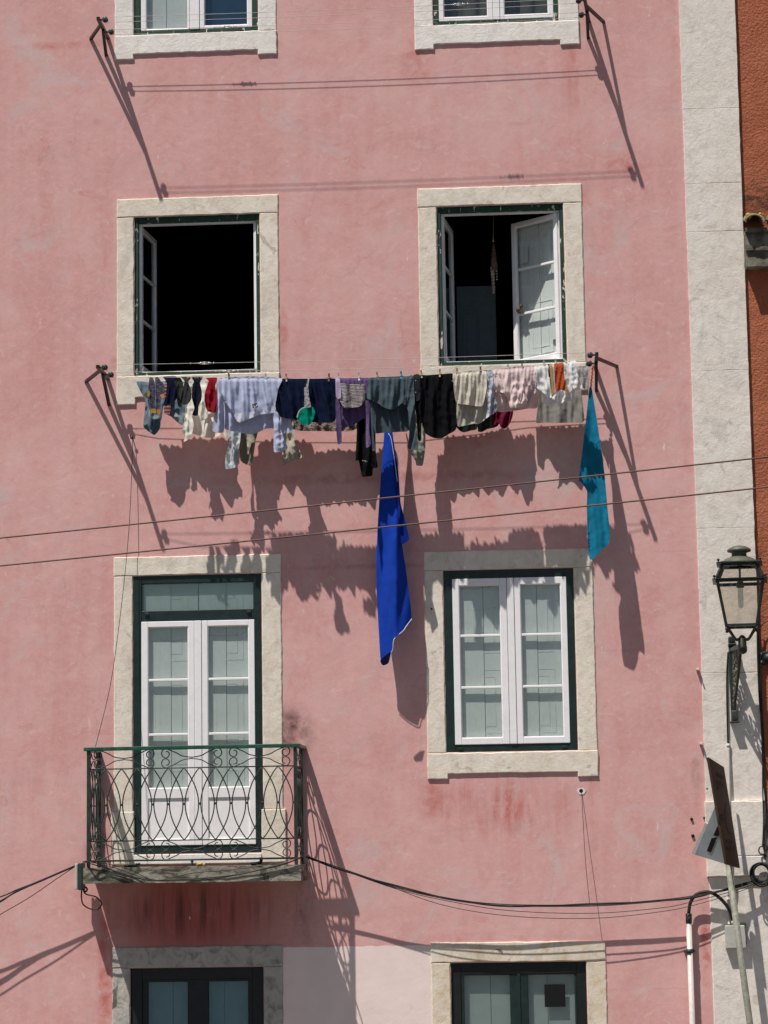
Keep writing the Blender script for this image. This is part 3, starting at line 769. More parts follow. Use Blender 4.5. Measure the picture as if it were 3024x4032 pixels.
# ------------------------------------------------------------------ neighbouring house
NB = empty('orange_building', (PX1+1.5, 0, GZ), 'orange rough-plastered house beyond the pale stone pilaster', 'building')
mb = MB(); mb.add([(PX1-.03, .02, GZ), (PX1+8, .02, GZ), (PX1+8, .02, WZ1), (PX1-.03, .02, WZ1)], [(0, 1, 2, 3)]); mb.build('wall', M['orange'], NB)
ex0 = at(2934, 940, .1).x; ez = lambda y: at(2980, y, .15).z
mb = MB(); xa, xb = ex0, ex0+3
for (ya, yb_, dd) in ((1045, 985, .13), (985, 975, .155), (975, 915, .145), (915, 900, .19)):
    bm = bmesh.new(); bmesh.ops.create_cube(bm, size=1)
    bmesh.ops.subdivide_edges(bm, edges=[e for e in bm.edges if abs(e.verts[0].co.x-e.verts[1].co.x) > .5], cuts=90)
    bmesh.ops.subdivide_edges(bm, edges=[e for e in bm.edges if abs(e.verts[0].co.x-e.verts[1].co.x) < .01], cuts=3, use_grid_fill=True)
    for v in bm.verts:
        v.co = Vector((lerp(xa, xb, v.co.x+.5), lerp(-dd, .02, v.co.y+.5), lerp(ez(ya), ez(yb_)-.001, v.co.z+.5)))
        v.co += mnoise.noise_vector(v.co*16)*.007
    mb.bm(bm)
mb.build('cornice', M['eave'], NB)
mb = MB(); L_ = MB()
for i in range(12):
    cx = ex0+.075+i*.2; a0, a1 = [], []
    for seg, (y, z, r_) in enumerate(((-.24, ez(880), .085), (.02, ez(845), .08))):
        for t in range(11):
            a = math.pi*t/10
            (a0 if seg == 0 else a1).append(Vector((cx+math.cos(a)*r_, y, z+math.sin(a)*r_*.75)))
    b0 = [Vector((cx+(v.x-cx)*.8, v.y, v.z-.016)) for v in a0]; b1 = [Vector((cx+(v.x-cx)*.8, v.y, v.z-.016)) for v in a1]
    n = 11; vs = a0+a1+b0+b1
    fs = [(t, t+1, n+t+1, n+t) for t in range(10)]+[(2*n+t+1, 2*n+t, 3*n+t, 3*n+t+1) for t in range(10)]+[(t+1, t, 2*n+t, 2*n+t+1) for t in range(10)]
    mb.add(vs, fs, True)
    for t in range(4):
        q = Vector((cx+random.Random(i*9+t).uniform(-.07, .07), -.22+t*.02, ez(868)+.035)); L_.ball(q, .016+.006*(t % 2), 6)
mb.build('roof_tiles', M['tile'], NB); tag(L_.build('lichen', M['lichen'], NB), None, None, kind='stuff')

# ------------------------------------------------------------------ clothesline brackets and lines
AL = .57
def bracket(C, A, B, T, label, side):
    c, a, b = at(*C), at(*A), at(*B); t = at(*T, AL)
    root = empty('clothesline_bracket', c, label, 'bracket', 'black clothesline brackets on the facade')
    wv = .028
    mb = MB(); mb.bar(c+Vector((0, .01, 0)), t, wv, wv); mb.build('arm', M['black'], root)
    mb = MB(); mb.bar(b+Vector((0, .01, 0)), lerp(c, t, .50)+Vector((0, 0, -.014)), wv-.002, wv-.002); mb.bar(a+Vector((0, .01, 0)), lerp(c, t, .70), wv-.004, wv-.004); mb.build('brace', M['black'], root)
    wh = []
    for fr in (.92, .31):
        p = lerp(c, t, fr); q = p+Vector((side*.055, 0, 0))
        mb = MB(); mb.lathe([(.003, -.016), (.024, -.016), (.024, -.010), (.017, -.004), (.017, .004), (.024, .010), (.024, .016), (.003, .016)], q, 18, 'y')
        mb.bar(p, q+Vector((side*.006, 0, 0)), .014, .012); mb.bar(q+Vector((-side*.02, -.019, 0)), q+Vector((side*.016, -.019, 0)), .006, .022)
        mb.tube([q+Vector((0, -.026, 0)), q+Vector((0, .022, 0))], .006, 8)
        mb.build('pulley', M['wheel'], root); wh.append(q)
    return wh
lm = bracket((424, 1490), (336.5, 1502.7), (429, 1595.5), (384, 1443), 'black bracket left of the laundry, by the open dark window', 1)
rm = bracket((2345, 1447.6), (2430.8, 1443), (2348, 1539), (2350, 1393), 'black bracket right of the laundry, above the teal cloth', -1)
lt = bracket((425, 150), (355.5, 153), (417.4, 218.7), (386, 72), 'uppermost left black bracket below the top floor window', 1)
rt = bracket((2319, 85), (2378.6, 87), (2316, 151), (2302, -6), 'uppermost right black bracket cut by the picture top', -1)

def tensioner(par, p, t):
    mb = MB(); t = t.normalized()
    mb.tube([p-t*.06, p-t*.03], .005, 6); mb.tube([p+t*.03, p+t*.06], .005, 6)
    for s_ in (-1, 1): mb.tube([p-t*.032+Vector((0, 0, s_*.008)), p+t*.032+Vector((0, 0, s_*.008))], .003, 6)
    mb.tube([p-t*.125, p+t*.08], .0032, 6); mb.ball(p-t*.034, .010, 8); mb.ball(p+t*.034, .010, 8); mb.ball(p+t*.075, .008, 8); mb.ball(p-t*.12, .006, 8)
    mb.build('tensioner', M['steel'], par)
def clothesline(path_top, path_bot, label, tens):
    loc = path_top[0]
    mb = MB(); mb.tube(path_top, .0019, 5); mb.tube(path_bot, .0019, 5)
    o = tag(mb.build('clothesline', M['line'], loc=loc), label, 'clothesline', 'clotheslines strung between the brackets')
    for path, f in tens:
        i = int(f*(len(path)-1)); mb = MB(); tensioner(o, path[i], path[i+1]-path[i])
UPZ = Vector((0, 0, .022))
DB, DI = -lm[0].y, -lm[1].y      # depths of outer and inner lines
B_PX = [(545, 1484), (700, 1486), (857, 1489), (1109, 1491), (1321, 1490), (1449, 1486), (1628, 1479), (1788, 1469.5), (1914, 1461), (2079, 1448), (2179, 1433), (2265, 1421)]
D_PX = [(545, 1504), (760, 1512), (1100, 1519), (1527, 1519), (1800, 1487), (2011, 1459), (2200, 1447)]
def interp(tab, x):
    if x <= tab[0][0]: return tab[0][1]
    for (a, b), (c, d) in zip(tab, tab[1:]):
        if x <= c: return b+(d-b)*(x-a)/(c-a)
    return tab[-1][1]
bB = [lm[0]-UPZ]+[at(x, y, lerp(-lm[0].y, -rm[0].y, (x-426)/1890)) for x, y in B_PX]+[rm[0]-UPZ]
bD = [lm[1]-UPZ]+[at(x, y, lerp(-lm[1].y, -rm[1].y, (x-440)/1870)) for x, y in D_PX]+[rm[1]-UPZ]
bA = sag(lm[0]+UPZ, rm[0]+UPZ, .012); bC = sag(lm[1]+UPZ, rm[1]+UPZ, .02)
clothesline(bA, bB, 'outer clothesline carrying the front row of washing', [(bA, .24)])
clothesline(bC, bD, 'inner clothesline behind the washing, nearer the wall', [(bC, .27)])
tA = sag(lt[0]+UPZ, rt[0]+UPZ, .015); tB = sag(lt[0]-UPZ, rt[0]-UPZ, .02); tC = sag(lt[1]+UPZ, rt[1]+UPZ, .02); tD = sag(lt[1]-UPZ, rt[1]-UPZ, .03)
clothesline(tA, tB, 'empty outer clothesline crossing the top floor windows', [(tA, .75)])
clothesline(tC, tD, 'empty inner clothesline below the top floor windows', [(tC, .27)])

# ------------------------------------------------------------------ laundry
CROP = {5: (500, 1420, .2411), 6: (820, 1420, .2652), 7: (1240, 1440, .2652), 8: (1600, 1400, .2652), 9: (1900, 1380, .3255), 10: (2200, 1360, .3978), 11: (1380, 1600, .4977), 0: (0, 0, 1)}
def inside(p, poly):
    c = False; j = len(poly)-1
    for i in range(len(poly)):
        a, b = poly[i], poly[j]
        if (a[1] > p[1]) != (b[1] > p[1]) and p[0] < (b[0]-a[0])*(p[1]-a[1])/(b[1]-a[1])+a[0]: c = not c
        j = i
    return c
def edge_dist(p, poly):
    best = 1e9
    for i in range(len(poly)):
        ax, ay = poly[i]; bx, by = poly[(i+1) % len(poly)]; dx, dy = bx-ax, by-ay; l = dx*dx+dy*dy
        t = 0 if l == 0 else max(0, min(1, ((p[0]-ax)*dx+(p[1]-ay)*dy)/l))
        best = min(best, (p[0]-ax-t*dx)**2+(p[1]-ay-t*dy)**2)
    return math.sqrt(best)
def rounded(poly, n=4):
    """softens the outline: Catmull-Rom through the listed points"""
    out = []; L = len(poly)
    for i in range(L):
        p0, p1, p2, p3 = poly[i-1], poly[i], poly[(i+1) % L], poly[(i+2) % L]
        for k_ in range(n):
            t = k_/n; q = []
            for a in (0, 1):
                m1 = (p2[a]-p0[a])*.30; m2 = (p3[a]-p1[a])*.30
                h = 2*t**3-3*t*t+1; q.append(h*p1[a]+(t**3-2*t*t+t)*m1+(1-h)*p2[a]+(t**3-t*t)*m2)
            out.append(tuple(q))
    return out
def cloth_sheet(mb, crop, poly, d, line, A=.013, wl=34, seed=1, crumple=.006, d2=None, roll=1, step=4.6, pinch=0, soft=True, cre=1.0, dx=0, fold=None):
    """a hanging piece of cloth: outline in the facade's plane, folds that deepen downwards, crumpling"""
    ox, oy, s = CROP[crop]
    pts = [(ox+x*s, oy+y*s) for x, y in poly]
    if soft: pts = rounded(pts)
    dense = []
    for i in range(len(pts)):
        a, b = pts[i], pts[(i+1) % len(pts)]; m = max(1, int(math.hypot(b[0]-a[0], b[1]-a[1])/step))
        dense += [(a[0]+(b[0]-a[0])*q/m, a[1]+(b[1]-a[1])*q/m) for q in range(m)]
    n = len(dense)
    x0, x1 = min(p[0] for p in dense), max(p[0] for p in dense); y0, y1 = min(p[1] for p in dense), max(p[1] for p in dense)
    rnd = random.Random(seed); inner = []
    y = y0; row = 0
    while y < y1:
        x = x0+(step/2 if row % 2 else 0)
        while x < x1:
            p = (x+rnd.uniform(-.8, .8), y+rnd.uniform(-.8, .8))
            if inside(p, dense) and edge_dist(p, dense) > step*.55: inner.append(p)
            x += step
        y += step*.9; row += 1
    V2 = [Vector(p) for p in dense+inner]
    r = delaunay_2d_cdt(V2, [(i, (i+1) % n) for i in range(n)], [list(range(n))], 1, 1e-4)
    vs = []; ph = [rnd.uniform(0, 6.28) for _ in range(6)]; w2 = rnd.uniform(.5, .65); sk = rnd.uniform(-.25, .25)
    d2 = d if d2 is None else d2
    for q in r[0]:
        px, py = q; top = interp(line, px) if line else y0
        sd_ = max(0, py-top); t = min(1, sd_/90)
        u = px+sk*sd_
        warp = 9*mnoise.noise(Vector((px*.012, py*.006, seed*3.3)))
        def wav(L, p, q): 
            a = (u+warp)*6.283/L
            return math.sin(a+p)*.6+.24*math.sin(2*a+p*1.7+.6)+.34*math.sin(a*w2+q)
        st = t*t*(3-2*t)
        f = lerp(wav(wl*.55, ph[0], ph[1]), wav(wl*1.15, ph[2], ph[3])+.45*math.sin((u+warp)*6.283/(wl*2.3)+ph[4]), st)
        hem = 1-.45*max(0, min(1, (py-(y1-34))/34))
        amp = A*1.5*(.30+.70*t)*hem
        cr = mnoise.noise(Vector((px*.04+py*.008, py*.011, seed*7.1)))*.65+mnoise.noise(Vector((px*.09, py*.03, seed*2.3)))*.35
        ridged = (1-abs(mnoise.noise(Vector((px*.022+py*.010, py*.03-px*.008, seed*5.7))))*2.2)*.5
        dep = lerp(d, d2, min(1, sd_/max(60, y1-top)))+dx*(px-(x0+x1)/2)*min(1, sd_/max(60, y1-top))
        cre = abs(mnoise.noise(Vector((px*.03+sd_*.010, py*.005, seed*4.1))))
        if fold: dep += fold[2]*max(0, (px-fold[0])*fold[1])*min(1, sd_/fold[3])
        off = -A*1.3*cre*(max(0, .16-cre)/.16)**2*(.3+.7*t)+roll*.012*math.sin(min(1.0, sd_/14)*1.57)+amp*f+crumple*(.5 if crumple < .016 else 1.05)*(.3+.7*t)*(cr*1.6+ridged)
        vs.append(at(px, py, dep+off))
    mb.add(vs, [list(f) for f in r[2]], True)
    return mb
GARM = 'washing hung out on the clotheslines'
class Garment:
    def __init__(s, name, label, cat, crop, line, d):
        s.crop, s.line, s.d = crop, line, d; s.name, s.label, s.cat = name, label, cat; s.o = None
        s.parts = []
    def main(s, polys, mat, **kw):
        mb = MB()
        for i, (poly, dd) in enumerate(polys):
            q = dict(kw); q['seed'] = kw.get('seed', 1)+i*7; q['roll'] = 1 if dd >= 0 else -1
            cloth_sheet(mb, s.crop, poly, s.d+dd, s.line, **q)
        s.o = tag(mb.build(s.name, mat, loc=mb.v[0].copy()), s.label, s.cat, GARM); return s
    def part(s, name, poly, dd, mat, label=None, **kw):
        mb = MB(); cloth_sheet(mb, s.crop, poly, s.d+dd, s.line, **kw); o = mb.build(name, mat, s.o)
        if label: o['label'] = label
        return s
C_ = m_cloth
DF, DK = .515, .178
def G(name, label, cat, crop, row='front'):
    return Garment(name, label, cat, crop, B_PX if row == 'front' else D_PX, DF if row == 'front' else DK)

# -- socks
pat = C_((.13, .125, .17), 'mottle', (.035, .03, .06)); ora = C_((.50, .27, .08))
g = G('sock', 'striped purple-grey sock with orange heel and toe, leftmost sock', 'sock', 5).main([([(365, 285), (425, 285), (455, 380), (465, 560), (455, 720), (480, 850), (390, 840), (355, 760), (330, 600), (350, 480)], 0)], pat, seed=3, wl=18, A=.006, crumple=.010)
g.part('heel', [(345, 495), (378, 510), (362, 595), (322, 565)], .012, ora, seed=4, A=.003); g.part('toe', [(385, 785), (470, 788), (484, 855), (395, 848)], .014, ora, seed=5, A=.003)
g = G('sock', 'striped purple-grey sock with orange heel, second sock from the left', 'sock', 5).main([([(460, 283), (520, 280), (560, 350), (612, 400), (605, 590), (550, 640), (547, 860), (495, 888), (470, 800), (475, 560)], .006)], pat, seed=8, wl=18, A=.006, crumple=.010)
g.part('heel', [(535, 560), (605, 535), (603, 598), (568, 618)], .018, ora, seed=9, A=.003); g.part('toe', [(488, 795), (548, 805), (538, 872), (498, 882)], .02, ora, seed=10, A=.003)
nav = C_((.010, .013, .038)); dkg = C_((.045, .048, .047)); blk = C_((.008, .009, .013), wr=.8); redc = C_((.27, .012, .022))
G('sock', 'navy sock hanging right beside the striped socks', 'sock', 5).main([([(590, 262), (805, 258), (772, 345), (822, 540), (800, 640), (720, 700), (640, 745), (598, 720), (635, 560), (650, 400), (635, 330)], .008)], nav, seed=12, wl=22, A=.010, crumple=.012)
G('sock', 'grey-green sock between the navy and dark grey socks', 'sock', 5).main([([(770, 285), (870, 280), (915, 370), (920, 480), (880, 600), (892, 755), (840, 745), (800, 560), (770, 420)], -.01)], C_((.06, .064, .05)), seed=14, wl=20, A=.008, crumple=.012)
G('sock', 'dark grey sock with a tapering top, left of the black sock', 'sock', 5).main([([(880, 268), (1048, 270), (1002, 350), (1052, 500), (1042, 640), (990, 712), (930, 722), (890, 720), (870, 650), (900, 500), (938, 330)], .01)], dkg, seed=16, wl=19, A=.011, crumple=.010)
G('sock', 'black sock hanging between the dark grey and red socks', 'sock', 5).main([([(1055, 268), (1238, 265), (1192, 360), (1222, 500), (1215, 640), (1170, 740), (1162, 885), (1110, 903), (1068, 872), (1100, 770), (1058, 600), (1070, 400), (1092, 340)], .01)], C_((.012, .014, .028)), seed=18, wl=20, A=.010, crumple=.012)
G('sock', 'crimson red sock next to the pale blue sweatshirt', 'sock', 5).main([([(1290, 284), (1474, 280), (1447, 400), (1462, 600), (1452, 832), (1380, 848), (1300, 802), (1268, 650), (1268, 540), (1310, 400), (1332, 330)], .012)], redc, seed=20, wl=22, A=.010, crumple=.018)

# -- back row at the left
den = C_((.105, .155, .20), 'wash', (.30, .36, .38), .05); dend = C_((.02, .035, .055), None, None, .05)
g = G('jeans_shorts', 'washed denim shorts behind the striped socks', 'shorts', 5, 'back').main([([(155, 345), (330, 345), (500, 345), (640, 350), (620, 600), (560, 980), (530, 1120), (442, 1215), (272, 1082), (285, 880), (300, 660), (240, 540)], .02), ([(560, 350), (960, 360), (960, 880), (912, 1050), (840, 1022), (730, 920), (640, 870), (600, 700)], 0)], den, seed=22, wl=44, A=.014, crumple=.022)
g.part('leg_opening', [(276, 1083), (400, 985), (500, 975), (545, 1010), (505, 1150), (444, 1212), (370, 1165)], .034, dend, seed=24, A=.004, crumple=.004)  # dark sheet over the leg end stands in for the shade inside
G('cloth_rag', 'small maroon striped cloth hanging below the navy sock', 'cloth', 5, 'back').main([([(615, 360), (705, 360), (712, 720), (718, 800), (692, 872), (612, 870), (606, 720)], .045)], C_((.20, .045, .06), 'hstripe', (.36, .22, .22), .1, 1, .03), seed=26, wl=16, A=.007)
crm = C_((.83, .79, .71), trans=.2)
g = G('cream_shirt', 'cream white shirt hanging behind the black and red socks', 'shirt', 5, 'back').main([([(925, 370), (1480, 376), (1500, 840), (1470, 1020), (1560, 1185), (1420, 1257), (1250, 1250), (1070, 1188), (1010, 1150), (935, 1000)], 0)], crm, seed=28, wl=40, A=.012, crumple=.022)
g.part('sleeve', [(965, 560), (1060, 570), (1105, 800), (1060, 900), (1090, 1050), (1040, 1250), (925, 1330), (958, 1222), (898, 1170), (938, 1000)], .05, crm, seed=29, wl=20, A=.012, crumple=.020)
g.part('cuff', [(1215, 690), (1290, 700), (1318, 920), (1190, 975)], .055, crm, seed=30, wl=20, A=.010, crumple=.012)

# -- pale blue sweatshirt
lb = C_((.50, .54, .72), trans=.15)
g = G('sweatshirt', 'pale blue sweatshirt folded over the line with a small black print', 'sweatshirt', 6).main([
    ([(130, 262), (400, 265), (760, 266), (1092, 268), (1045, 400), (1012, 560), (985, 768), (760, 802), (460, 918), (380, 800), (290, 660), (225, 520), (150, 400)], .012),
    ([(150, 268), (1085, 270), (1052, 830), (960, 992), (860, 1012), (650, 1092), (420, 1062), (215, 990), (195, 700)], -.03)], lb, seed=32, wl=40, A=.017, crumple=.012)
g.part('sleeve', [(128, 300), (165, 420), (225, 560), (250, 760), (228, 1062), (58, 1040), (88, 820), (108, 600)], .0, lb, seed=33, wl=24, A=.014, crumple=.012)
g.part('sleeve', [(950, 760), (1032, 770), (1052, 900), (1100, 1100), (1182, 1290), (1090, 1347), (980, 1357), (970, 1200), (974, 960)], .03, lb, seed=34, wl=26, A=.012, crumple=.016)
g.part('side_panel', [(1040, 500), (1180, 520), (1222, 850), (1258, 1050), (1120, 1078), (1050, 1000)], -.045, lb, seed=35, wl=30, A=.012)
g.part('hem_band', [(385, 800), (460, 918), (760, 802), (985, 768), (990, 665), (900, 690), (740, 745), (560, 770)], .022, C_((.60, .60, .70)), seed=32, wl=40, A=.015, crumple=.012)
mb = MB(); o6 = lambda x, y, e: at(820+x*.2652, 1420+y*.2652, DF+e)
mb.prism([o6(652, 645, .055), o6(725, 628, .055), o6(737, 690, .055), o6(660, 708, .055)], (0, .004, 0)); pr = mb.build('chest_print', M['mark'], g.o)
mb = MB()
for q in ([(672, 655), (680, 653), (686, 685), (704, 681), (706, 690), (680, 697)], [(706, 655), (730, 650), (731, 660), (716, 664), (720, 680), (712, 682)]): mb.prism([o6(x, y, .058) for x, y in q], (0, .002, 0))
mb.build('print_letters', M['paper'], pr)

# -- trousers behind the sweatshirt
kh = C_((.22, .20, .155), trans=.08); khl = C_((.40, .37, .30), trans=.1)
g = G('trousers', 'khaki trousers hanging behind the pale blue sweatshirt', 'trousers', 6, 'back').main([
    ([(420, 372), (1240, 374), (1262, 1050), (1130, 1060), (1090, 985), (770, 985), (742, 1050), (705, 1190), (640, 1548), (480, 1482), (452, 1100)], .0)], kh, seed=40, wl=44, A=.016, crumple=.016)
g.part('trouser_leg', [(1080, 900), (1258, 900), (1275, 1120), (1335, 1290), (1395, 1432), (1240, 1490), (1088, 1558), (1100, 1350)], .03, khl, 'crumpled pale khaki leg end', seed=41, wl=22, A=.010, crumple=.030)
g.part('pocket_flap', [(540, 1080), (640, 1090), (705, 1200), (640, 1230), (590, 1400), (570, 1200)], .04, khl, seed=42, wl=18, A=.006, crumple=.016)
G('pale_jeans', 'bleached pale blue jeans leg hanging lowest at the left', 'jeans', 6, 'back').main([([(240, 372), (500, 374), (482, 1100), (442, 1400), (440, 1535), (380, 1592), (258, 1604), (258, 1400), (318, 1150)], .05)], C_((.33, .42, .47), 'wash', (.66, .68, .70), .12), seed=44, wl=26, A=.014, crumple=.022)
G('scarf', 'cream cloth corner peeping out left of the pale jeans', 'cloth', 6, 'back').main([([(215, 372), (300, 372), (250, 935), (335, 1112), (268, 1152), (225, 1060)], .06)], crm, seed=46, wl=18, A=.006)

# -- navy top, bikini, brown cloth
G('navy_trousers', 'dark navy garment to the right of the pale blue sweatshirt', 'trousers', 0).main([([(1109, 1491), (1180, 1491), (1250, 1491), (1321, 1490), (1322, 1560), (1320, 1656), (1250, 1664), (1150, 1650), (1105, 1641), (1084, 1600), (1092, 1550)], 0)], C_((.006, .011, .034), trans=.0), seed=48, wl=30, A=.015, crumple=.010)
G('brown_cloth', 'brown patterned cloth showing below the navy garment', 'cloth', 0, 'back').main([([(1140, 1519), (1404, 1519), (1404, 1687), (1330, 1698), (1240, 1697), (1150, 1685)], .03)], C_((.07, .045, .038), 'mottle', (.30, .25, .22), .05), seed=50, wl=40, A=.012, crumple=.02)
tg = C_((.0, .26, .18), trans=.1, wr=.6)
g = Garment('bikini_top', 'emerald green bikini cup with a patterned strap over the navy garment', 'bikini', 6, B_PX, DF+.06).main([([(1310, 835), (1340, 750), (1390, 700), (1455, 680), (1550, 690), (1588, 765), (1567, 850), (1520, 932), (1430, 962), (1365, 922)], 0)], tg, seed=52, wl=20, A=.010, crumple=.012)
g.part('strap', [(1424, 402), (1482, 400), (1500, 560), (1525, 685), (1425, 690), (1430, 560)], .012, C_((.45, .43, .44), 'spots', (.10, .10, .16)), seed=53, wl=30, A=.003, crumple=.003)
g.part('strap', [(1485, 250), (1500, 250), (1478, 420), (1440, 420)], -.02, C_((.45, .43, .44), 'spots', (.10, .10, .16)), seed=54, A=.002, crumple=.002)
g.part('trim', [(1312, 838), (1338, 752), (1388, 702), (1455, 682), (1455, 694), (1396, 714), (1350, 760), (1326, 840)], .018, C_((.62, .60, .55)), seed=55, A=.002, crumple=.002)

# -- purple striped knit top
pur = C_((.17, .11, .25), 'hstripe', (.075, .045, .125), .08, 1, .007); lil = C_((.36, .24, .44), 'vstripe', (.62, .52, .68), .1, 1, .009)
bw = C_((.56, .50, .50), 'hstripe', (.04, .035, .04), .1, 1, .0125)
g = G('knit_top', 'purple knitted top with a black and white striped lower half', 'knit top', 7).main([
    ([(303, 188), (480, 186), (640, 184), (800, 180), (775, 300), (700, 290), (560, 300), (430, 290), (340, 330)], .010),
    ([(330, 240), (790, 220), (765, 740), (700, 792), (560, 892), (440, 912), (388, 880), (375, 600)], -.03)], pur, seed=56, wl=30, A=.014, crumple=.012)
g.part('striped_front', [(345, 270), (430, 265), (560, 275), (700, 265), (745, 300), (742, 520), (662, 604), (590, 616), (440, 624), (372, 520)], .014, bw, seed=56, wl=30, A=.017, crumple=.012)
g.part('sleeve', [(305, 195), (368, 210), (388, 470), (318, 472)], .02, lil, seed=58, A=.006); g.part('sleeve', [(306, 500), (352, 520), (388, 830), (398, 1130), (340, 1163), (318, 960)], .02, pur, seed=59, wl=22, A=.010)
g.part('sleeve', [(750, 520), (822, 560), (806, 760), (808, 1000), (834, 1160), (764, 1218), (754, 1080), (760, 800)], .02, C_((.26, .17, .35), 'hstripe', (.12, .075, .19), .08, 1, .007), seed=60, wl=22, A=.010)

# -- slate shirt
sl = C_((.075, .105, .125), trans=.05)
g = G('slate_shirt', 'slate blue-grey long-sleeved shirt above the royal blue cloth', 'shirt', 7).main([
    ([(800, 183), (1000, 176), (1250, 168), (1452, 158), (1432, 330), (1312, 530), (1180, 645), (1080, 640), (1000, 605), (900, 530), (830, 505), (770, 482), (780, 300)], .012),
    ([(805, 200), (1450, 180), (1402, 640), (1402, 957), (1250, 982), (1000, 997), (888, 987), (858, 640)], -.03)], sl, seed=62, wl=36, A=.018, crumple=.014)
g.part('sleeve', [(1395, 168), (1462, 166), (1482, 560), (1502, 900), (1535, 1238), (1460, 1245), (1383, 1222), (1400, 1000), (1388, 700), (1360, 560)], .03, sl, seed=63, wl=26, A=.012, crumple=.012)
g.part('sleeve', [(768, 480), (832, 540), (882, 640), (872, 1000), (892, 1252), (850, 1252), (830, 1000), (818, 700)], .01, sl, seed=64, wl=20, A=.010)
g = G('black_trousers', 'black trousers hanging between the purple top and slate shirt', 'trousers', 7, 'back').main([([(630, 300), (880, 300), (902, 1250), (932, 1500), (862, 1525), (852, 1630), (770, 1646), (700, 1640), (650, 1412), (603, 1396), (620, 1000)], .02)], C_((.007, .007, .008), trans=0), seed=66, wl=36, A=.014, crumple=.010)
g.part('label_patch', [(708, 1398), (775, 1414), (775, 1432), (712, 1418)], .045, C_((.5, .49, .47)), seed=67, A=.001, crumple=.001)
G('grey_blouse', 'grey and white speckled blouse sleeve hanging below the slate cuff', 'blouse', 7, 'back').main([([(1430, 300), (1630, 285), (1640, 1180), (1602, 1470), (1555, 1485), (1508, 1480), (1488, 1405), (1418, 1290), (1430, 1200)], .05)], C_((.26, .26, .23), 'wash', (.52, .50, .46), .12), seed=68, wl=24, A=.014, crumple=.016)

# -- black jacket
bj = C_((.0065, .0065, .008), trans=0, wr=.8); bj2 = C_((.022, .023, .026), trans=0)
g = G('black_jacket', 'black jacket with a buttoned strip, widest dark garment', 'jacket', 8).main([
    ([(95, 305), (300, 292), (500, 278), (687, 264), (702, 500), (732, 700), (742, 1080), (640, 1162), (520, 1228), (400, 1222), (280, 1152), (230, 1000), (180, 1080), (165, 700), (100, 600)], 0)], bj, seed=70, wl=46, A=.02, crumple=.014)
g.part('button_placket', [(95, 305), (205, 297), (195, 655), (112, 645)], .022, bj2, seed=71, wl=30, A=.005)
g.part('front_edge', [(100, 640), (200, 650), (222, 1238), (170, 1238), (150, 900)], -.012, bj2, seed=72, wl=22, A=.010)
mb = MB()
for bx, by in ((140, 372), (140, 548), (682, 378)): mb.ball(at(1600+bx*.2652, 1400+by*.2652, DF+.062), .0045, 8)
mb.build('button', M['steel'], g.o)

# -- beige tee
bg_, bg2 = C_((.66, .61, .52), trans=.15), C_((.46, .44, .38), trans=.15)  # second tone: the same beige with the back half's shade in its colour
g = G('beige_tshirt', 'beige t-shirt with even pleats, right of the black jacket', 't-shirt', 8).main([
    ([(690, 266), (860, 254), (1020, 245), (1182, 234), (1192, 480), (1150, 692), (1120, 752), (1040, 752), (960, 742), (900, 728), (810, 720), (730, 672)], .012)], bg_, seed=74, wl=30, A=.020, crumple=.009)
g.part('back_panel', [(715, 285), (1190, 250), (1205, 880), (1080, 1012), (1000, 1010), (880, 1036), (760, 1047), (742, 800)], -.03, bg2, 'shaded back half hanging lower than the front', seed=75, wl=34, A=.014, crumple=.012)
G('black_shorts', 'black-green shorts peeping out below the beige t-shirt', 'shorts', 8, 'back').main([([(262, 390), (640, 345), (860, 315), (1080, 285), (1062, 1050), (960, 1112), (850, 1142), (788, 1112), (730, 1060), (640, 1140), (520, 1195), (400, 1190), (290, 1120)], .0)], C_((.012, .016, .013), trans=0), seed=76, wl=40, A=.014)
G('dark_garment', 'black rounded garment hanging left of the maroon shorts', 'garment', 8, 'back').main([([(1060, 288), (1275, 260), (1385, 1000), (1200, 1092), (1130, 1132), (1085, 1132), (1060, 1080)], .0)], C_((.006, .007, .007), trans=0), seed=78, wl=44, A=.012)
G('lavender_blouse', 'twisted lavender and white blouse between beige and pink t-shirts', 'blouse', 8).main([
    ([(1192, 236), (1278, 230), (1292, 470), (1342, 640), (1332, 830), (1240, 892), (1180, 932), (1210, 760), (1185, 560), (1215, 420)], .02)], C_((.34, .37, .48), 'wash', (.68, .68, .74), .12), seed=80, wl=15, A=.014, crumple=.022)
G('maroon_shorts', 'maroon crumpled shorts showing below the pink t-shirt', 'shorts', 8, 'back').main([([(1275, 262), (1440, 238), (1582, 220), (1585, 860), (1510, 1052), (1450, 1087), (1400, 1062), (1370, 1000), (1268, 1002)], .02)], C_((.14, .010, .036), trans=.03), seed=82, wl=24, A=.016, crumple=.016)

# -- pink tee
pk, pk2 = C_((.78, .63, .62), trans=.18), C_((.56, .44, .45), trans=.18)
g = G('pink_tshirt', 'pale pink crumpled t-shirt with rolled sleeves', 't-shirt', 9).main([
    ([(112, 240), (250, 226), (450, 206), (622, 188), (652, 300), (645, 420), (600, 520), (545, 600), (490, 692), (340, 690), (312, 600), (240, 500), (140, 440), (150, 320)], .012),
    ([(130, 245), (640, 200), (672, 672), (560, 702), (400, 727), (178, 737), (160, 500)], -.03)], pk, seed=84, wl=30, A=.018, crumple=.018)
g.part('sleeve', [(150, 305), (192, 300), (250, 430), (247, 512), (185, 485), (125, 465), (135, 400)], .035, pk, seed=85, wl=14, A=.008, crumple=.028)
g.part('sleeve', [(385, 378), (415, 378), (472, 470), (538, 600), (530, 662), (440, 640), (402, 692), (332, 682), (350, 480)], .035, pk, seed=86, wl=20, A=.010, crumple=.026)
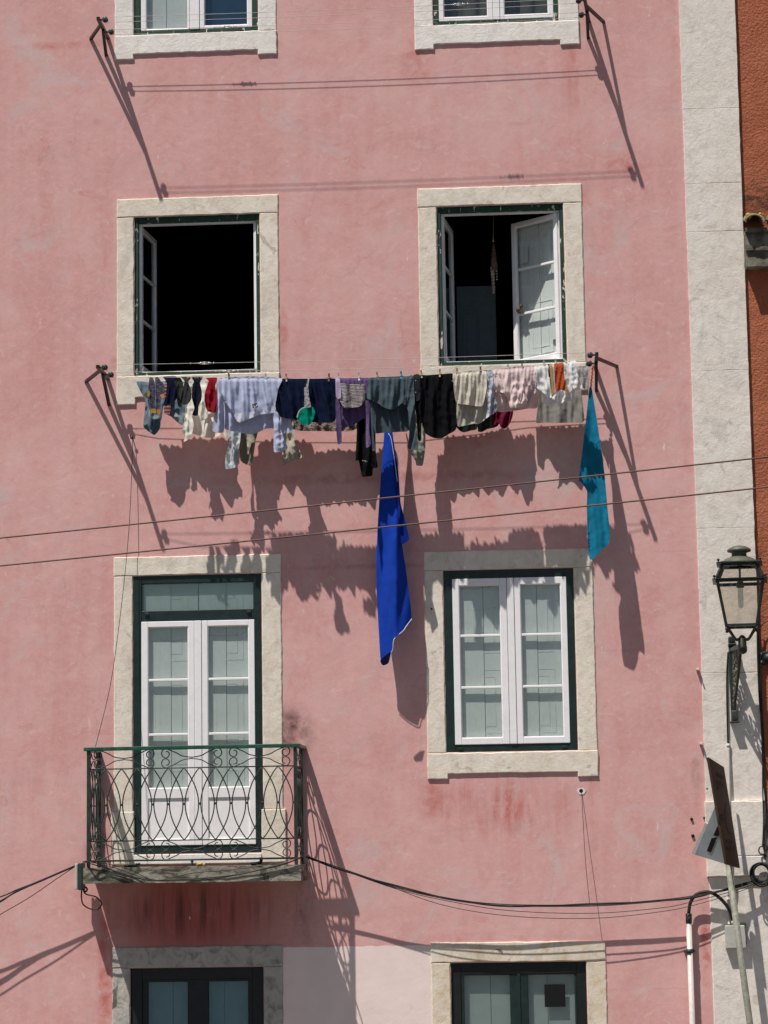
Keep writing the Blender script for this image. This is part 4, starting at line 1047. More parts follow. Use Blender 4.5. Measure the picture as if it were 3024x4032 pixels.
g.part('neckline', [(520, 450), (620, 400), (660, 470), (600, 560), (530, 600)], .03, pk2, seed=87, wl=14, A=.008, crumple=.028)

# -- white tee with coloured stripes
wh_, wh2 = C_((.85, .84, .83), trans=.2), C_((.62, .62, .61), trans=.2)
mus, orr, pbl = C_((.46, .27, .09)), C_((.47, .085, .032), trans=.1), C_((.52, .55, .66))
g = G('striped_tshirt', 'white t-shirt with black, mustard and orange-red centre stripes', 't-shirt', 9).main([
    ([(622, 196), (700, 182), (792, 164), (812, 350), (836, 560), (800, 565), (710, 490), (680, 472), (622, 412), (640, 300)], .012),
    ([(985, 150), (1050, 138), (1124, 122), (1128, 190), (1095, 330), (1085, 472), (1040, 505), (1010, 330)], .012),
    ([(700, 300), (1100, 260), (1115, 500), (1105, 605), (940, 620), (780, 662), (740, 600)], -.03)], wh_, seed=90, wl=28, A=.014, crumple=.016)
g.part('stripe', [(788, 165), (807, 163), (838, 545), (815, 545)], .016, blk, seed=91, A=.004, soft=False); g.part('stripe', [(806, 163), (837, 162), (868, 522), (836, 540)], .018, mus, seed=92, A=.004, soft=False)
g.part('stripe', [(836, 162), (866, 160), (884, 505), (864, 522)], .016, pbl, seed=93, A=.004, soft=False)
g.part('stripe', [(865, 158), (980, 150), (990, 300), (1002, 475), (940, 485), (882, 502)], .018, orr, 'broad orange-red stripe', seed=94, wl=20, A=.012, crumple=.010, soft=False)
g.part('stripe', [(980, 300), (1012, 400), (1042, 525), (1000, 500)], .014, mus, seed=95, A=.003, soft=False)
g.part('bunched_hem', [(832, 575), (900, 510), (945, 472), (1036, 520), (1002, 592), (930, 662), (880, 622)], .035, wh_, seed=96, wl=16, A=.010, crumple=.034)
g.part('sleeve', [(1082, 180), (1122, 122), (1142, 260), (1202, 440), (1120, 484), (1078, 400)], .03, wh_, seed=97, wl=16, A=.010, crumple=.03)
G('grey_tshirt', 'large grey t-shirt hanging behind the striped white t-shirt', 't-shirt', 9, 'back').main([([(420, 240), (560, 228), (690, 221), (900, 212), (1130, 197), (1192, 470), (1228, 852), (1110, 872), (900, 876), (730, 872), (648, 872), (668, 655), (600, 640), (520, 640), (430, 655)], .0)], C_((.25, .245, .225), trans=.05), seed=98, wl=40, A=.012, crumple=.012)
G('grey_underwear', 'small light grey garment, last before the teal cloth', 'garment', 9, 'back').main([([(1138, 200), (1276, 194), (1287, 330), (1276, 468), (1215, 455), (1190, 385), (1150, 300)], .05)], C_((.36, .34, .34), trans=.12), seed=100, wl=14, A=.016, crumple=.010)

# -- two long cloths
roy = C_((.010, .052, .40), trans=.10, wr=.45)
g = Garment('blue_cloth', 'long royal blue cloth with white piping hanging far below the washing', 'cloth', 11, [(1500, 1515), (1560, 1515)], .19).main([
    ([(285, -170), (312, -170), (318, 60), (328, 210), (352, 500), (385, 800), (410, 1100), (440, 1300), (486, 1680), (440, 1742), (415, 1778), (345, 1842), (330, 1932), (280, 1985), (240, 2014), (225, 1800), (209, 1500), (204, 1250), (215, 950), (240, 560), (265, 250)], 0)], roy, seed=104, wl=80, A=.010, crumple=.005, d2=.25, step=7, cre=0, dx=.0022, fold=(1560, 1, -.0036, 500))
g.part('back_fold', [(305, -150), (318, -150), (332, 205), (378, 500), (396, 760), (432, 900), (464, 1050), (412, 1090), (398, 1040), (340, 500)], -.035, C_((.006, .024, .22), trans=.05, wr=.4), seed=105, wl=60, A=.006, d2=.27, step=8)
g.part('lining', [(238, 2006), (318, 1940), (312, 1990), (300, 2032), (265, 2050), (246, 2040)], .1, C_((.004, .006, .03), trans=0), seed=106, A=.002, crumple=.002)  # near-black piece at the bottom tip
def piping(pts, dlt, parent, mat, r=.0032):
    # follows the hem of its cloth: nearest cloth vertex gives the depth
    vs = [parent.matrix_world @ v.co if False else parent.location+v.co for v in parent.data.vertices]
    path = []
    for x, y in pts:
        p = at(1380+x*.4977, 1600+y*.4977, .3); nv = min(vs, key=lambda q: (q.x-p.x)**2+(q.z-p.z)**2)
        path.append(at(1380+x*.4977, 1600+y*.4977, -nv.y+dlt))
    mb = MB(); mb.tube(smooth_path(path, 4), r, 6); mb.build('white_piping', mat, parent)
piping([(300, 215), (322, 260), (345, 400), (366, 560), (382, 720), (392, 850), (398, 1000), (408, 1046), (432, 1050), (462, 1048)], .012, g.o, M['paper'], .0026)
piping([(486, 1680), (440, 1742), (415, 1778), (345, 1842), (332, 1932), (280, 1985), (240, 2014)], .006, g.o, M['paper'], .0030)
tl = C_((.010, .175, .295), trans=.08, wr=.8); 
tw = Garment('teal_cloth', 'long teal blue cloth hanging at the right bracket', 'cloth', 10, [(2322, 1527), (2330, 1527)], .19).main([
    ([(306, 420), (326, 420), (372, 700), (402, 900), (430, 1100), (456, 1300), (482, 1600), (506, 1850), (496, 1962), (440, 2010), (382, 2072), (322, 2122), (303, 2100), (286, 1900), (278, 1600), (281, 1450), (250, 1392), (214, 1348), (198, 1342), (214, 1200), (248, 920), (274, 700), (298, 460)], 0)], tl, seed=110, wl=50, A=.013, crumple=.010, d2=.33, step=7, cre=0, fold=(2320, -1, .0022, 200))
p0, p1 = rm[1]-UPZ+Vector((.03, 0, 0)), at(2326, 1530, .19)
mb = MB(); pth = [lerp(p0, p1, i/16)+Vector((.006*math.sin(i*2.4), .006*math.cos(i*2.4), 0)) for i in range(17)]
mb.tube(pth, .006, 6); mb.tube([q+Vector((.005*math.sin(i*2.9), 0, 0)) for i, q in enumerate(pth)], .005, 6)
tag(mb.build('red_cord', M['red'], loc=p0), 'twisted red cord tying the teal cloth to the line', 'cord')

# -- pegs
def peg(px, py, mat, label, tilt=0):
    d = DF+.012; c = at(px, interp(B_PX, px), d); sx = Vector((math.cos(tilt), 0, math.sin(tilt))); sz = Vector((-math.sin(tilt), 0, math.cos(tilt)))
    mb = MB()
    def q(x, y, z): return c+sx*x+Vector((0, y, 0))+sz*z
    for s_ in (-1, 1):
        prof = [(s_*.012, .040), (s_*.004, .014), (s_*.003, -.006), (s_*.006, -.026)]
        for (ya, za), (yb_, zb) in zip(prof, prof[1:]):
            mb.prism([q(-.0065, ya, za), q(.0065, ya, za), q(.0065, yb_, zb), q(-.0065, yb_, zb)], (0, s_*.005, 0))
    o = tag(mb.build('clothes_peg', mat, loc=c), label, 'clothes peg', 'clothes pegs on the outer line')
    m2 = MB(); m2.tube([q(-.009, 0, .010), q(.009, 0, .010)], .006, 8); m2.tube([q(-.0075, -.013, .006), q(.0075, -.013, .006)], .0018, 5); m2.build('spring', M['steel'], o)
pw, pt, pd, pb = M['pegw'], M['pegt'], M['pegd'], M['pegb']
for px, mat, lab, tl_ in [(902, pd, 'grey weathered peg at the left shoulder of the pale blue sweatshirt', .05), (1048, pw, 'white peg near the right end of the pale blue sweatshirt', .06),
    (1128, pt, 'pale wooden peg at the left end of the navy garment', .04), (1295, pd, 'brown wooden peg at the right end of the navy garment', -.06),
    (1336, pw, 'white peg at the left end of the purple knitted top', .12), (1414, pw, 'white peg at the right end of the purple knitted top', .02),
    (1487, pt, 'wooden peg on the left part of the slate shirt', .14), (1580, pb, 'bright blue peg on the slate shirt', .02), (1660, pt, 'wooden peg on the left part of the black jacket', .1),
    (1732, pt, 'wooden peg on the right part of the black jacket', -.04), (1799, pt, 'pale peg on the left end of the beige t-shirt', -.05), (1892, pd, 'tan peg on the right end of the beige t-shirt', .0),
    (2000, pw, 'white peg in the middle of the pink t-shirt', -.04), (2056, pt, 'wooden peg on the right part of the pink t-shirt', .02), (2142, pw, 'white peg on the left shoulder of the striped t-shirt', .03), (2230, pw, 'white peg tilted left on the right shoulder of the striped t-shirt', .6)]:
    peg(px, 0, mat, lab, tl_)
for px, lab in ((2188, 'small white peg left of centre above the orange-red stripe'),): peg(px, 0, pw, lab)

# ------------------------------------------------------------------ hanging mobile in the right room
p = at(1948, 940, -.45)
root = empty('wind_chime', p, 'beaded felt mobile hanging in the open right window', 'wind chime')
hz = lambda x, y: at(x, y, -.45)
mb = MB(); mb.tube([hz(1943, 820), hz(1942, 940)], .002, 5); mb.ball(hz(1942, 940), .008); mb.ball(hz(1942, 949), .009); mb.build('string', M['bead'], root)
mb = MB(); c = hz(1945, 1040); h = (hz(1945, 955)-c).z
mb.lathe([(.002, h), (.012, h*.8), (.022, h*.4), (.030, 0), (.028, -h*.25), (.010, -h*.4), (.002, -h*.42)], c, 12); mb.build('felt_bell', M['feltr'], root)
mb = MB()
for i in range(9): mb.ball(hz(1939+i*.6, 1056+i*12), .022-.0012*i, 8)
for i in range(8): mb.ball(hz(1942+i*.4, 1108+i*6), .010, 8)
for i in range(6): mb.ball(hz(1956, 1045+i*11), .008, 8)
mb.build('beads', M['bead'], root)

# ------------------------------------------------------------------ street cables
def cable(name, pts, r, mat, label, cat, group=None, n=8):
    mb = MB(); mb.tube(smooth_path(pts, n), r, 6); return tag(mb.build(name, mat, loc=pts[0]), label, cat, group)
for ya, yb_, lab in ((1160, 985, 'upper of two brown wires crossing in front of the blue cloth'), (1220, 1050, 'lower of two brown wires crossing in front of the blue cloth')):
    a, b = at(-900, (ya+(ya-yb_)*.298)/.5486, 3.2), at(3900, (yb_-(ya-yb_)*.29)/.5486, 3.2)
    mb = MB(); mb.tube(sag(a, b, .012, 40), .0062, 6); tag(mb.build('overhead_wire', M['wire'], loc=a), lab, 'wire', 'overhead wires across the street front')
# sagging bundle to the right of the balcony, along the slab and away to the left
def bundle(list_of_paths, label, rs):
    mb = MB()
    for pts, r in zip(list_of_paths, rs): mb.tube(smooth_path(pts, 6), r, 6)
    return tag(mb.build('cable_bundle', M['cable'], loc=list_of_paths[0][0]), label, 'cable')
A_ = at(1206, 3374, .22)
main = [A_, at(1340, 3423, .20), at(1560, 3490, .185), at(1800, 3545, .155), at(2010, 3567, .14), at(2320, 3562, .12), at(2560, 3550, .12), at(2740, 3531, .12), at(2900, 3490, .10), at(2985, 3462, .09)]
def off(path, dz, dx=0, amp=0): return [p+Vector((dx, -.004, dz+amp*math.sin(i*2.1))) for i, p in enumerate(path)]
low1 = [main[1], at(1560, 3500, .19), at(1750, 3545, .17), at(2000, 3585, .15), at(2330, 3596, .13), at(2600, 3575, .13), at(2720, 3552, .12), at(2900, 3505, .10), at(2985, 3474, .09)]
low2 = [main[1], at(1500, 3476, .2), at(1730, 3560, .18), at(2000, 3606, .16), at(2330, 3616, .14), at(2600, 3590, .13), at(2740, 3562, .12), at(2900, 3515, .10), at(2985, 3480, .09)]
br = bundle([main, off(main, .006, 0, .006), off(main, -.005, 0, .007), off(main, .001, 0, -.01), low1, low2], 'sagging black cable bundle running from the balcony to the lamp post', [.0065, .0045, .005, .004, .0032, .0030])
B0 = at(330, 3398, .56)
k7 = lambda x, y, d=.555: at(300+x*.6028, 2850+y*.6028, d)
b0_ = lambda x, y: at(300+x*.6028, 2850+y*.6028, .24)
slabp = [[b0_(45, 900), k7(75, 900), k7(150, 915), k7(300, 985), k7(470, 1020), k7(550, 1022), k7(800, 1010), k7(1050, 985), k7(1250, 940), k7(1400, 900), k7(1475, 868), b0_(1500, 868)],
         [b0_(45, 905), k7(75, 908), k7(200, 945), k7(380, 1000), k7(540, 1026), k7(900, 1010), k7(1150, 965), k7(1350, 920), k7(1480, 870)],
         [k7(60, 895), k7(250, 940), k7(420, 1000), k7(550, 1020), k7(760, 975), k7(1000, 955), k7(1250, 920), k7(1480, 868)],
         [k7(150, 905), k7(330, 945), k7(470, 1010), k7(560, 1024)]]
bundle(slabp, 'black cables sagging along the front edge of the balcony slab', [.005, .0045, .0035, .0035])
b = lambda x, y, d: at(x*.34, 3280+y*.34, d)
lf = [[b(900, 365, .205), b(700, 450, .205), b(420, 570, .205), b(200, 655, .205), b(0, 740, .205), b(-600, 930, .205), b(-2500, 1200, .205)],
      [b(900, 372, .205), b(700, 458, .205), b(420, 580, .205), b(200, 672, .205), b(0, 790, .205), b(-600, 1090, .205), b(-2500, 1500, .205)],
      [b(900, 368, .205), b(600, 500, .205), b(300, 632, .205), b(100, 730, .205), b(0, 800, .205), b(-600, 1130, .205), b(-2500, 1600, .205)],
      [b(890, 375, .205), b(700, 500, .205), b(350, 740, .205), b(0, 945, .205), b(-600, 1300, .205), b(-2500, 2200, .205)]]
bundle(lf, 'black cables leaving the junction box to the left edge', [.0065, .007, .006, .0038])
# junction box at the balcony corner
p = at(318, 3440, .22)
root = empty('junction_box', p, 'pale grey junction box on the left corner of the balcony slab', 'junction box')
mb = MB(); bx0, bx1 = at(299, 3440, .22).x, at(329, 3440, .22).x; bz0, bz1 = at(315, 3505, .22).z, at(315, 3398, .22).z
mb.box(bx0+.026, bx1-.004, -.27, -.11, bz0, bz1, .006); mb.build('housing', M['wheel'], root)
mb = MB(); mb.box(bx0, bx0+.025, -.275, -.105, bz0+.006, bz1-.004, .008); mb.build('cover', M['box'], root)
mb = MB(); mb.tube(smooth_path([b(945, 660, .22), b(945, 770, .22), b(975, 840, .22), b(1070, 885, .22), b(1150, 870, .22), b(1172, 810, .22), b(1110, 740, .22), b(1000, 710, .22), b(965, 670, .22)], 6), .0062, 7)
mb.tube(smooth_path([b(985, 620, .22), b(1010, 650, .22), b(990, 680, .22), b(960, 650, .22)], 4), .008, 6); mb.build('cable_loop', M['cable'], root)
# thin cords
cable('thin_cord', [at(522, 1727, .03), at(519, 1850, .05), at(510, 2050, .08), at(492, 2260, .12), at(460, 2530, .2), at(430, 2720, .32), at(376, 2940, .48)], .0027, M['cable'], 'thin black cord from a wall hook down to the balcony rail', 'cord')
mb = MB(); p = at(522, 1726); mb.tube([p, p+Vector((0, -.04, 0))], .005, 6); mb.lathe([(.001, -.05), (.014, -.046), (.014, -.04), (.001, -.038)], p, 10, 'y')
tag(mb.build('wall_hook', M['black'], loc=p), 'small black hook in the wall above the balcony door', 'hook')
cable('thin_cord', [at(2290, 3118, .005), at(2297, 3250, .05), at(2306, 3400, .10), at(2322, 3562, .12)], .0024, M['cable'], 'thin dark cord from the patched hole down to the cable bundle', 'cord')
mb = MB(); p = at(2290, 3116)
vs = [Vector((p.x+math.cos(a)*(.034+.006*math.sin(a*3)), -.004, p.z+math.sin(a)*(.030+.005*math.cos(a*2)))) for a in [i*.3142 for i in range(20)]]
mb.prism(vs, (0, .006, 0)); hr = tag(mb.build('mortar_patch', M['stone_w'], loc=p), 'pale mortar patch with a dark hole below the lower right window', 'patch')
mb = MB(); mb.lathe([(.0005, -.0062), (.012, -.006), (.017, -.0045)], p+Vector((-.004, 0, .004)), 12, 'y'); mb.build('hole', M['mark'], hr)
for px, py, lab in ((2747, 2637, 'small white wall clip beside the lamp bracket'), (2760, 2929, 'small white wall clip just above the brown sign')):
    p = at(px, py); mb = MB(); mb.box(p.x-.014, p.x+.012, -.05, .0, p.z-.008, p.z+.010, .003); mb.tube([p, p+Vector((.004, -.075, -.004))], .006, 8)
    tag(mb.build('wall_clip', M['conduit'], loc=p), lab, 'clip')

# ------------------------------------------------------------------ street lamp
k8 = lambda x, y, d: at(2624+x*.3617, 2100+y*.3617, d)
LD = .62
hub = k8(822, 1230, LD)
root = empty('street_lamp', k8(735, 1950, 0), 'old green four-sided lantern on a scrolled wall bracket', 'street lamp')
cx, cy = k8(812, 800, LD).x, -LD
zz = lambda y: k8(812, y, LD).z
rot = math.radians(-5)
def sq(hw_, z):
    out = []
    for sx, sy in ((-1, -1), (1, -1), (1, 1), (-1, 1)):
        x, y = sx*hw_*math.cos(rot)-sy*hw_*math.sin(rot), sx*hw_*math.sin(rot)+sy*hw_*math.cos(rot); out.append(Vector((cx+x, cy+y, z)))
    return out
T0, T1, T2, T3 = sq(.122, zz(1010)), sq(.182, zz(530)), sq(.186, zz(500)), sq(.136, zz(352))
T4 = sq(.150, zz(318))
mb = MB()
for a, bq, w_ in ((T0, T1, .022), (T2, T3, .02)):
    for i in range(4):
        mb.bar(a[i], bq[i], w_, w_); 
for a, w_ in ((T0, .020), (T1, .026), (T3, .022)):
    for i in range(4): mb.bar(a[i], a[(i+1) % 4], w_, w_)
for a, r_ in ((sq(.205, zz(516)), .018), (sq(.168, zz(335)), .016)):
    for i in range(4): mb.bar(a[i], a[(i+1) % 4], .034, .008)
    for v in a: mb.ball(v+Vector((0, 0, .022)), .012, 8); mb.tube([v, v+Vector((0, 0, .02))], .005, 6)
mb.build('lantern_frame', M['lamp'], root)
for i in range(4):
    mb = MB(); mb.add([T0[i], T0[(i+1) % 4], T1[(i+1) % 4], T1[i]], [(0, 1, 2, 3)]); mb.build('glass_pane', M['lampg'], root)
    mb = MB(); mb.add([T2[i], T2[(i+1) % 4], T3[(i+1) % 4], T3[i]], [(0, 1, 2, 3)]); mb.build('roof_pane', M['lampg'], root)
mb = MB(); z3 = zz(318)
mb.add(sq(.150, zz(340))+sq(.148, z3), [(0, 1, 5, 4), (1, 2, 6, 5), (2, 3, 7, 6), (3, 0, 4, 7)])
mb.lathe([(.148, z3), (.120, zz(280)), (.085, zz(262)), (.062, zz(250)), (.060, zz(215)), (.072, zz(208)), (.095, zz(200)), (.098, zz(185)), (.090, zz(168)), (.060, zz(145)), (.020, zz(133)), (.001, zz(131))], (cx, cy, 0), 28)
mb.build('lamp_cap', M['lampcap'], root)
mb = MB(); mb.tube([(cx, cy, zz(340)), (cx, cy, zz(480))], .009, 8); mb.lathe([(.001, zz(480)), (.022, zz(485)), (.024, zz(530)), (.032, zz(540)), (.032, zz(590)), (.001, zz(592))], (cx, cy, 0), 16); mb.build('bulb_holder', M['lampcap'], root)
mb = MB(); mb.lathe([(.022, zz(592)), (.022, zz(780)), (.016, zz(806)), (.001, zz(816))], (cx, cy, 0), 16); mb.build('bulb', M['glassd'], root)
mb = MB()
for sx, sy in ((-1, -1), (1, -1), (1, 1), (-1, 1)):
    i = {(-1, -1): 0, (1, -1): 1, (1, 1): 2, (-1, 1): 3}[(sx, sy)]
    e = T0[i]; m_ = Vector((cx, cy, zz(1140)))
    mb.tube(smooth_path([e, lerp(e, m_, .25)+Vector((0, 0, -.022)), lerp(e, m_, .6)+Vector((0, 0, -.05)), m_+(e-m_)*.12+Vector((0, 0, -.012)), m_], 5), .0095, 7)
    mb.ball(e+Vector((0, 0, -.03)), .013, 8)
mb.lathe([(.001, zz(1105)), (.018, zz(1115)), (.030, zz(1135)), (.034, zz(1140)), (.034, zz(1225)), (.037, zz(1230)), (.037, zz(1280)), (.030, zz(1300)), (.012, zz(1314)), (.001, zz(1315))], (cx, cy, 0), 18)
mb.build('cradle', M['lamp'], root)
# wall bracket
wt, wm, wb_ = k8(690, 1145, 0), k8(690, 1255, 0), k8(735, 2040, 0)
hubp = Vector((cx, cy, zz(1235)))
mb = MB(); ctr = k8(715, 1300, 0).x
mb.box(ctr-.032, ctr+.022, -.10, 0, k8(700, 1205, 0).z, k8(700, 1130, 0).z, .012); mb.box(ctr-.036, ctr+.03, -.12, 0, k8(700, 1232, 0).z, k8(700, 1207, 0).z, .006)
mb.box(ctr-.03, ctr-.006, -.05, 0, k8(700, 1960, 0).z, k8(700, 1232, 0).z, .004)
fx = k8(735, 2000, 0).x
mb.box(fx-.026, fx+.028, -.09, 0, k8(735, 2050, 0).z, k8(735, 1930, 0).z, .012); mb.box(fx-.036, fx+.036, -.10, 0, k8(735, 2066, 0).z, k8(735, 2048, 0).z, .005)
mb.build('wall_plate', M['lamp'], root)
mb = MB(); st = Vector((ctr, -.05, k8(690, 1275, 0).z))
mb.tube(smooth_path([st, lerp(st, hubp, .5)+Vector((0, 0, .006)), hubp], 5), .024, 10); mb.ball(st, .03, 10)
low = Vector((fx, -.05, k8(735, 1930, 0).z)); outp = lerp(st, hubp, .82)
curve = smooth_path([low, lerp(low, outp, .3)+Vector((0, .03, -.02)), lerp(low, outp, .65)+Vector((0, .01, -.03)), outp+Vector((0, 0, -.02))], 6)
mb.tube(curve, .013, 8); mb.build('arm', M['lamp'], root)
mb = MB(); rnd = random.Random(5)
for i in range(16):
    t = (i+.5)/16; c0 = lerp(low, Vector((ctr, -.05, st.z)), t); c1 = curve[min(len(curve)-1, int(t*(len(curve)-1)))]
    for j in range(3):
        m_ = lerp(c0, c1, .2+.3*j); r_ = .022+.02*t; sg = 1 if (i+j) % 2 else -1
        pth = [m_+Vector((rnd.uniform(-.008, .008), math.cos(a*sg)*r_*(1-.1*a), math.sin(a*sg)*r_*(1-.1*a))) for a in [q*.55 for q in range(9)]]
        mb.tube(pth, .0065, 6)
mb.build('scroll_ornament', M['lampcap'], root)
# supply cable + conduit below the lamp
mb = MB(); mb.tube(smooth_path([k8(672, 1290, .03), k8(660, 1500, .03), k8(658, 1750, .03), k8(668, 2212, .03), at(2867, 2932, .03)], 6), .007, 7)
tag(mb.build('supply_cable', M['cable'], loc=k8(672, 1290, .03)), 'black cable running straight down from the lamp bracket', 'cable')
mb = MB(); mb.tube(smooth_path([at(2868, 2930, .03), at(2872, 3150, .05), at(2874, 3440, .075), at(2868, 3540, .03), at(2870, 3640, .03)], 6), .011, 9)
mb.tube([at(2868, 2928, .03), at(2868, 2942, .03)], .015, 9); mb.tube([at(2869, 3535, .03), at(2869, 3550, .03)], .016, 9)
tag(mb.build('conduit_pipe', M['conduit'], loc=at(2868, 2930, .03)), 'thin white conduit on the stone pilaster behind the brown sign', 'pipe')

# ------------------------------------------------------------------ leaning pole and signs
PD = .26
p1, p0 = at(2866, 3395, PD), at(2952, 4032, PD)
pe = p0+(p0-p1)*2.2; pe = lerp(p1, pe, (p1.z-GZ)/(p1.z-pe.z))
root = empty('sign_post', pe, 'leaning weathered grey pole carrying a brown sign and a white sign', 'sign post')
mb = MB(); mb.tube([pe, p1+Vector((0, 0, .03))], .027, 14); mb.build('pole', M['pole'], root)
ks = lambda x, y, d: at(2700+x*.217, 2960+y*.217, d)
def panel(corners, name, mat, emat, nrm):
    o = MB(); o.prism(corners, nrm); return o.build(name, mat, root)
# brown panel: a flat sign seen at a steep slant, its left edge nearer the wall
b0, b1, b2, b3 = ks(415, 100, .42), ks(695, 280, .20), ks(985, 2105, .20), ks(742, 2035, .40)
nb = (b1-b0).cross(b3-b0).normalized(); nb = nb if nb.y > 0 else -nb
BR = panel([b0, b1, b2, b3], 'brown_sign', M['brown'], None, nb*.02)
def onb(u, v, e=.003): return lerp(lerp(b0, b1, u), lerp(b3, b2, u), v)-nb*e
def uv(x, y):
    # photo crop position to panel coordinates
    best = None
    v = (y-100)/(2035-100)
    for _ in range(8):
        l = lerp(415, 742, v); r_ = lerp(695, 985, v); u = (x-l)/(r_-l); yt = lerp(100, 280, u); yb_ = lerp(2035, 2105, u); v = (y-yt)/(yb_-yt)
    return u, v
mb = MB()
def stroke(pts, w_, mb, nn=None):
    P3 = [onb(*uv(*q)) for q in pts]
    for a, c in zip(P3, P3[1:]):
        t = (c-a).normalized(); s_ = t.cross(nb)*w_/2; mb.add([a-s_, c-s_, c+s_, a+s_], [(0, 1, 2, 3)])
stroke([(720, 960), (712, 1080), (722, 1240), (750, 1390), (790, 1470), (840, 1500)], .012, mb); stroke([(720, 960), (760, 960)], .012, mb)
mb.build('sign_symbol', M['mark'], BR); mb = MB()
stroke([(610, 1340), (608, 1260), (625, 1200), (660, 1175), (685, 1172)], .035, mb)
stroke([(655, 1195), (685, 1250)], .02, mb)
mb.build('sign_symbol', M['mark'], BR); mb = MB()
stroke([(592, 625), (594, 690)], .02, mb)
mb.build('sign_symbol', M['mark'], BR)
mb = MB(); rnd = random.Random(3)
for li, (xa, xb, y, dy, hgt) in enumerate(((725, 870, 1590, 20, .03), (742, 890, 1700, 18, .026), (742, 885, 1735, 18, .02), (545, 660, 360, 60, .04), (560, 670, 500, 50, .04))):
    if li == 3:
        stroke([(797, 1800), (797, 1835)], .012, mb); stroke([(880, 1795), (880, 1825)], .010, mb)
        mb.build('sign_lettering', M['markb'], BR); mb = MB()
    x = xa
    while x < xb:
        w_ = rnd.uniform(9, 16); q0, q1 = uv(x, y+(x-xa)/(xb-xa)*dy), uv(x+w_, y+(x+w_-xa)/(xb-xa)*dy)
        a, c = onb(*q0), onb(*q1); h = (b3-b0).normalized()*hgt; mb.add([a, c, c+h, a+h], [(0, 1, 2, 3)]); x += w_+rnd.uniform(4, 9)
mb.build('sign_lettering', M['markb'], BR)
# white panel behind it
w0, w1, w2, w3 = ks(545, 960, .36), ks(165, 1868, .19), ks(742, 2042, .22), ks(900, 1000, .06)
w3 = w0+(w2-w1)*.5
nw = (w1-w0).cross(w2-w0).normalized(); nw = nw if nw.y > 0 else -nw
WS = panel([w0, w1, w2], 'white_sign', M['signw'], None, nw*.012)
mb = MB()
tt = (w1-w0).normalized(); side = tt.cross(nw); side = side if side.x < 0 else -side
mb.prism([w0+(w1-w0)*.38, w1, w1+side*.028, w0+(w1-w0)*.38+side*.022], nw*.012); mb.build('sign_edge', M['signe'], WS)
mb = MB(); 
def onw(x, y):
    # ray from the viewpoint through the crop position onto the panel plane
    o = Vector((0, -DIST, 0)); q = ks(x, y, 0)-o; t = (w0-o).dot(nw)/q.dot(nw); return o+q*t-nw*.003
for quad in ([(470, 1565), (572, 1552), (460, 1825), (382, 1805)], [(568, 1365), (600, 1340), (640, 1440), (625, 1490), (590, 1535), (500, 1520)]):
    mb.add([onw(*q) for q in quad], [list(range(len(quad)))])
mb.build('arrow_symbol', M['mark'], WS)
# junction box on the pilaster with its black hose and the white riser pipe
k9 = lambda x, y, d: at(2624+x*.2857, 3400+y*.2857, d)
bx = empty('meter_box', k9(900, 1000, 0), 'grey weathered cable box on the pilaster behind the pole', 'cable box')
q0, q1 = k9(815, 1170, .04), k9(1085, 850, .04)
mb = MB(); mb.box(q0.x, q1.x, -.075, -.008, q0.z, q1.z, .006); mb.build('housing', M['box'], bx)
mb = MB(); mb.box(q1.x-.075, q1.x+.008, -.03, -.009, q0.z+.03, q1.z+.012, .004); mb.build('mounting_plate', M['wheel'], bx)
mb = MB(); mb.tube([k9(860, 845, .05), k9(862, 815, .05)], .010, 8); mb.tube([k9(915, 840, .05), k9(912, 780, .05)], .011, 8); mb.build('cable_gland', M['conduit'], bx)
mb = MB(); mb.tube(smooth_path([k9(307, 690, .06), k9(325, 560, .06), k9(370, 470, .07), k9(440, 415, .08), k9(540, 392, .09), k9(640, 410, .09), k9(740, 480, .09), k9(830, 580, .08), k9(885, 680, .07), k9(912, 775, .05)], 6), .0145, 10)
tag(mb.build('black_hose', M['cable'], loc=k9(307, 690, .06)), 'black hose arching from the white pipe to the cable box', 'hose')
root = empty('riser_pipe', k9(340, 2212, .06), 'white cable riser pipe on the pink wall beside the pilaster', 'pipe')
mb = MB(); pb_ = k9(352, 2212, .06); pt_ = k9(308, 800, .06); low_ = Vector((pb_.x+.01, pb_.y, GZ)); mb.tube([low_, pt_], .023, 14); mb.build('pipe', M['conduit'], root)
mb = MB(); mb.tube([k9(309, 822, .06), k9(307, 690, .06)], .026, 14); mb.build('sleeve', M['wheel'], root)
mb = MB(); c = k9(320, 1208, .06); mb.tube([c+Vector((0, 0, -.018)), c+Vector((0, 0, .018))], .029, 14); mb.box(c.x-.045, c.x+.045, -.05, 0, c.z-.009, c.z+.009, .003); mb.build('clamp', M['wheel'], root)

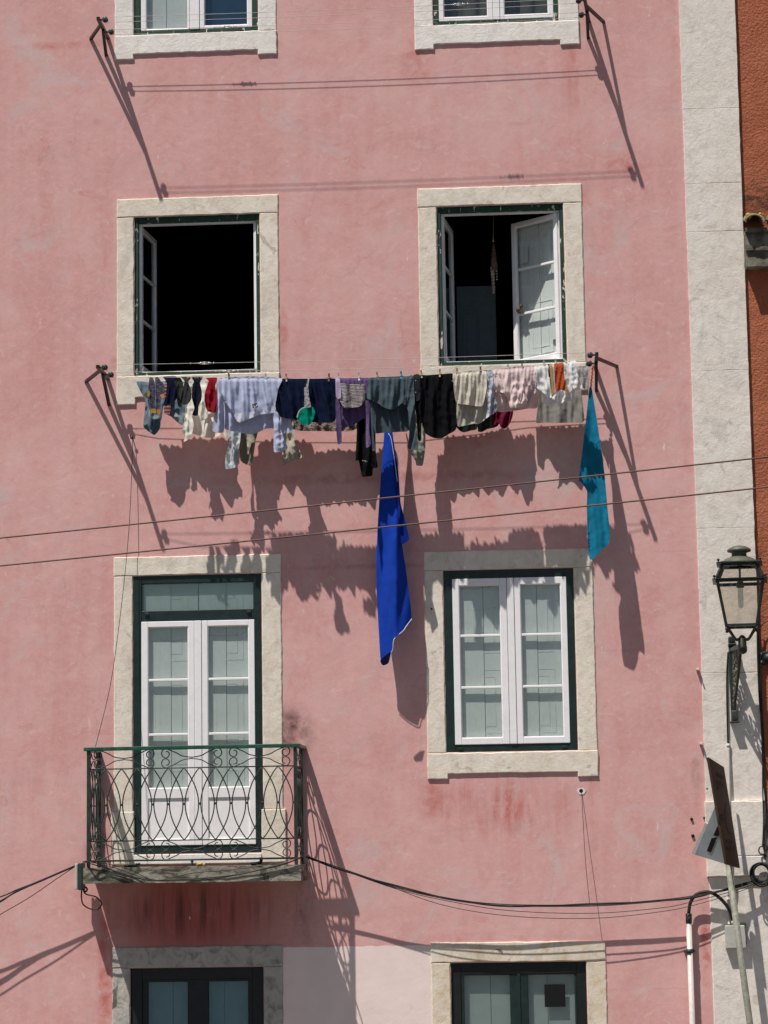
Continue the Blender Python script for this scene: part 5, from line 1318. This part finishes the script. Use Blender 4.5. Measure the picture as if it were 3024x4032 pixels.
# ------------------------------------------------------------------ cables on the edge of the orange wall
k12 = lambda x, y, d: at(2840+x*.5427, 2300+y*.5427, d)
ed = [[k12(262, 330, .04), k12(264, 500, .04), k12(275, 800, .04), k12(294, 1050, .05), k12(305, 1400, .06), k12(322, 1560, .07), k12(326, 1700, .06), k12(310, 1850, .06), k12(318, 2000, .07)],
      [k12(270, 270, .04), k12(272, 520, .03), k12(284, 820, .04), k12(300, 1060, .05), k12(300, 1450, .06), k12(307, 1700, .06), k12(300, 1900, .06)],
      [k12(345, 270, .03), k12(310, 280, .03), k12(285, 330, .03), k12(283, 500, .03), k12(296, 900, .03), k12(330, 1600, .06), k12(325, 1900, .07)]]
bundle(ed, 'black cables running down between the pilaster and orange wall', [.008, .006, .005])
mb = MB(); rnd = random.Random(8)
for i in range(9):
    r_ = .072+rnd.uniform(-.012, .02); c = at(2996+rnd.uniform(-5, 5), 3440+rnd.uniform(-5, 5), .08+.008*i)
    mb.tube([c+Vector((math.cos(a)*r_, rnd.uniform(-.004, .004), math.sin(a)*r_*1.05)) for a in [q*.2618 for q in range(25)]], .0062, 6)
mb.tube(smooth_path([k12(305, 1880, .07), k12(330, 1900, .08), k12(326, 1945, .08), k12(290, 1960, .08), k12(272, 1935, .08), k12(285, 1905, .08), k12(315, 1915, .08), k12(330, 1980, .08)], 5), .0055, 6)
tag(mb.build('cable_coil', M['cable'], loc=at(2996, 3440, .08)), 'coil of spare black cable hanging at the orange wall', 'cable')
p = at(3018, 2590, .0); root = empty('wall_anchor', p, 'black bolted wall anchor on the orange wall at the right edge', 'anchor')
mb = MB(); mb.box(p.x-.07, p.x+.09, -.02, .025, p.z-.055, p.z+.055, .012); mb.build('plate', M['black'], root)
mb = MB(); mb.ball(p+Vector((.01, -.03, 0)), .036, 12)
mb.build('eye', M['wheel'], root)
for dz in (-.034, .034): mb = MB(); mb.lathe([(.001, -.032), (.009, -.030), (.010, -.02)], p+Vector((-.048, 0, dz)), 10, 'y'); mb.build('bolt', M['steel'], root)
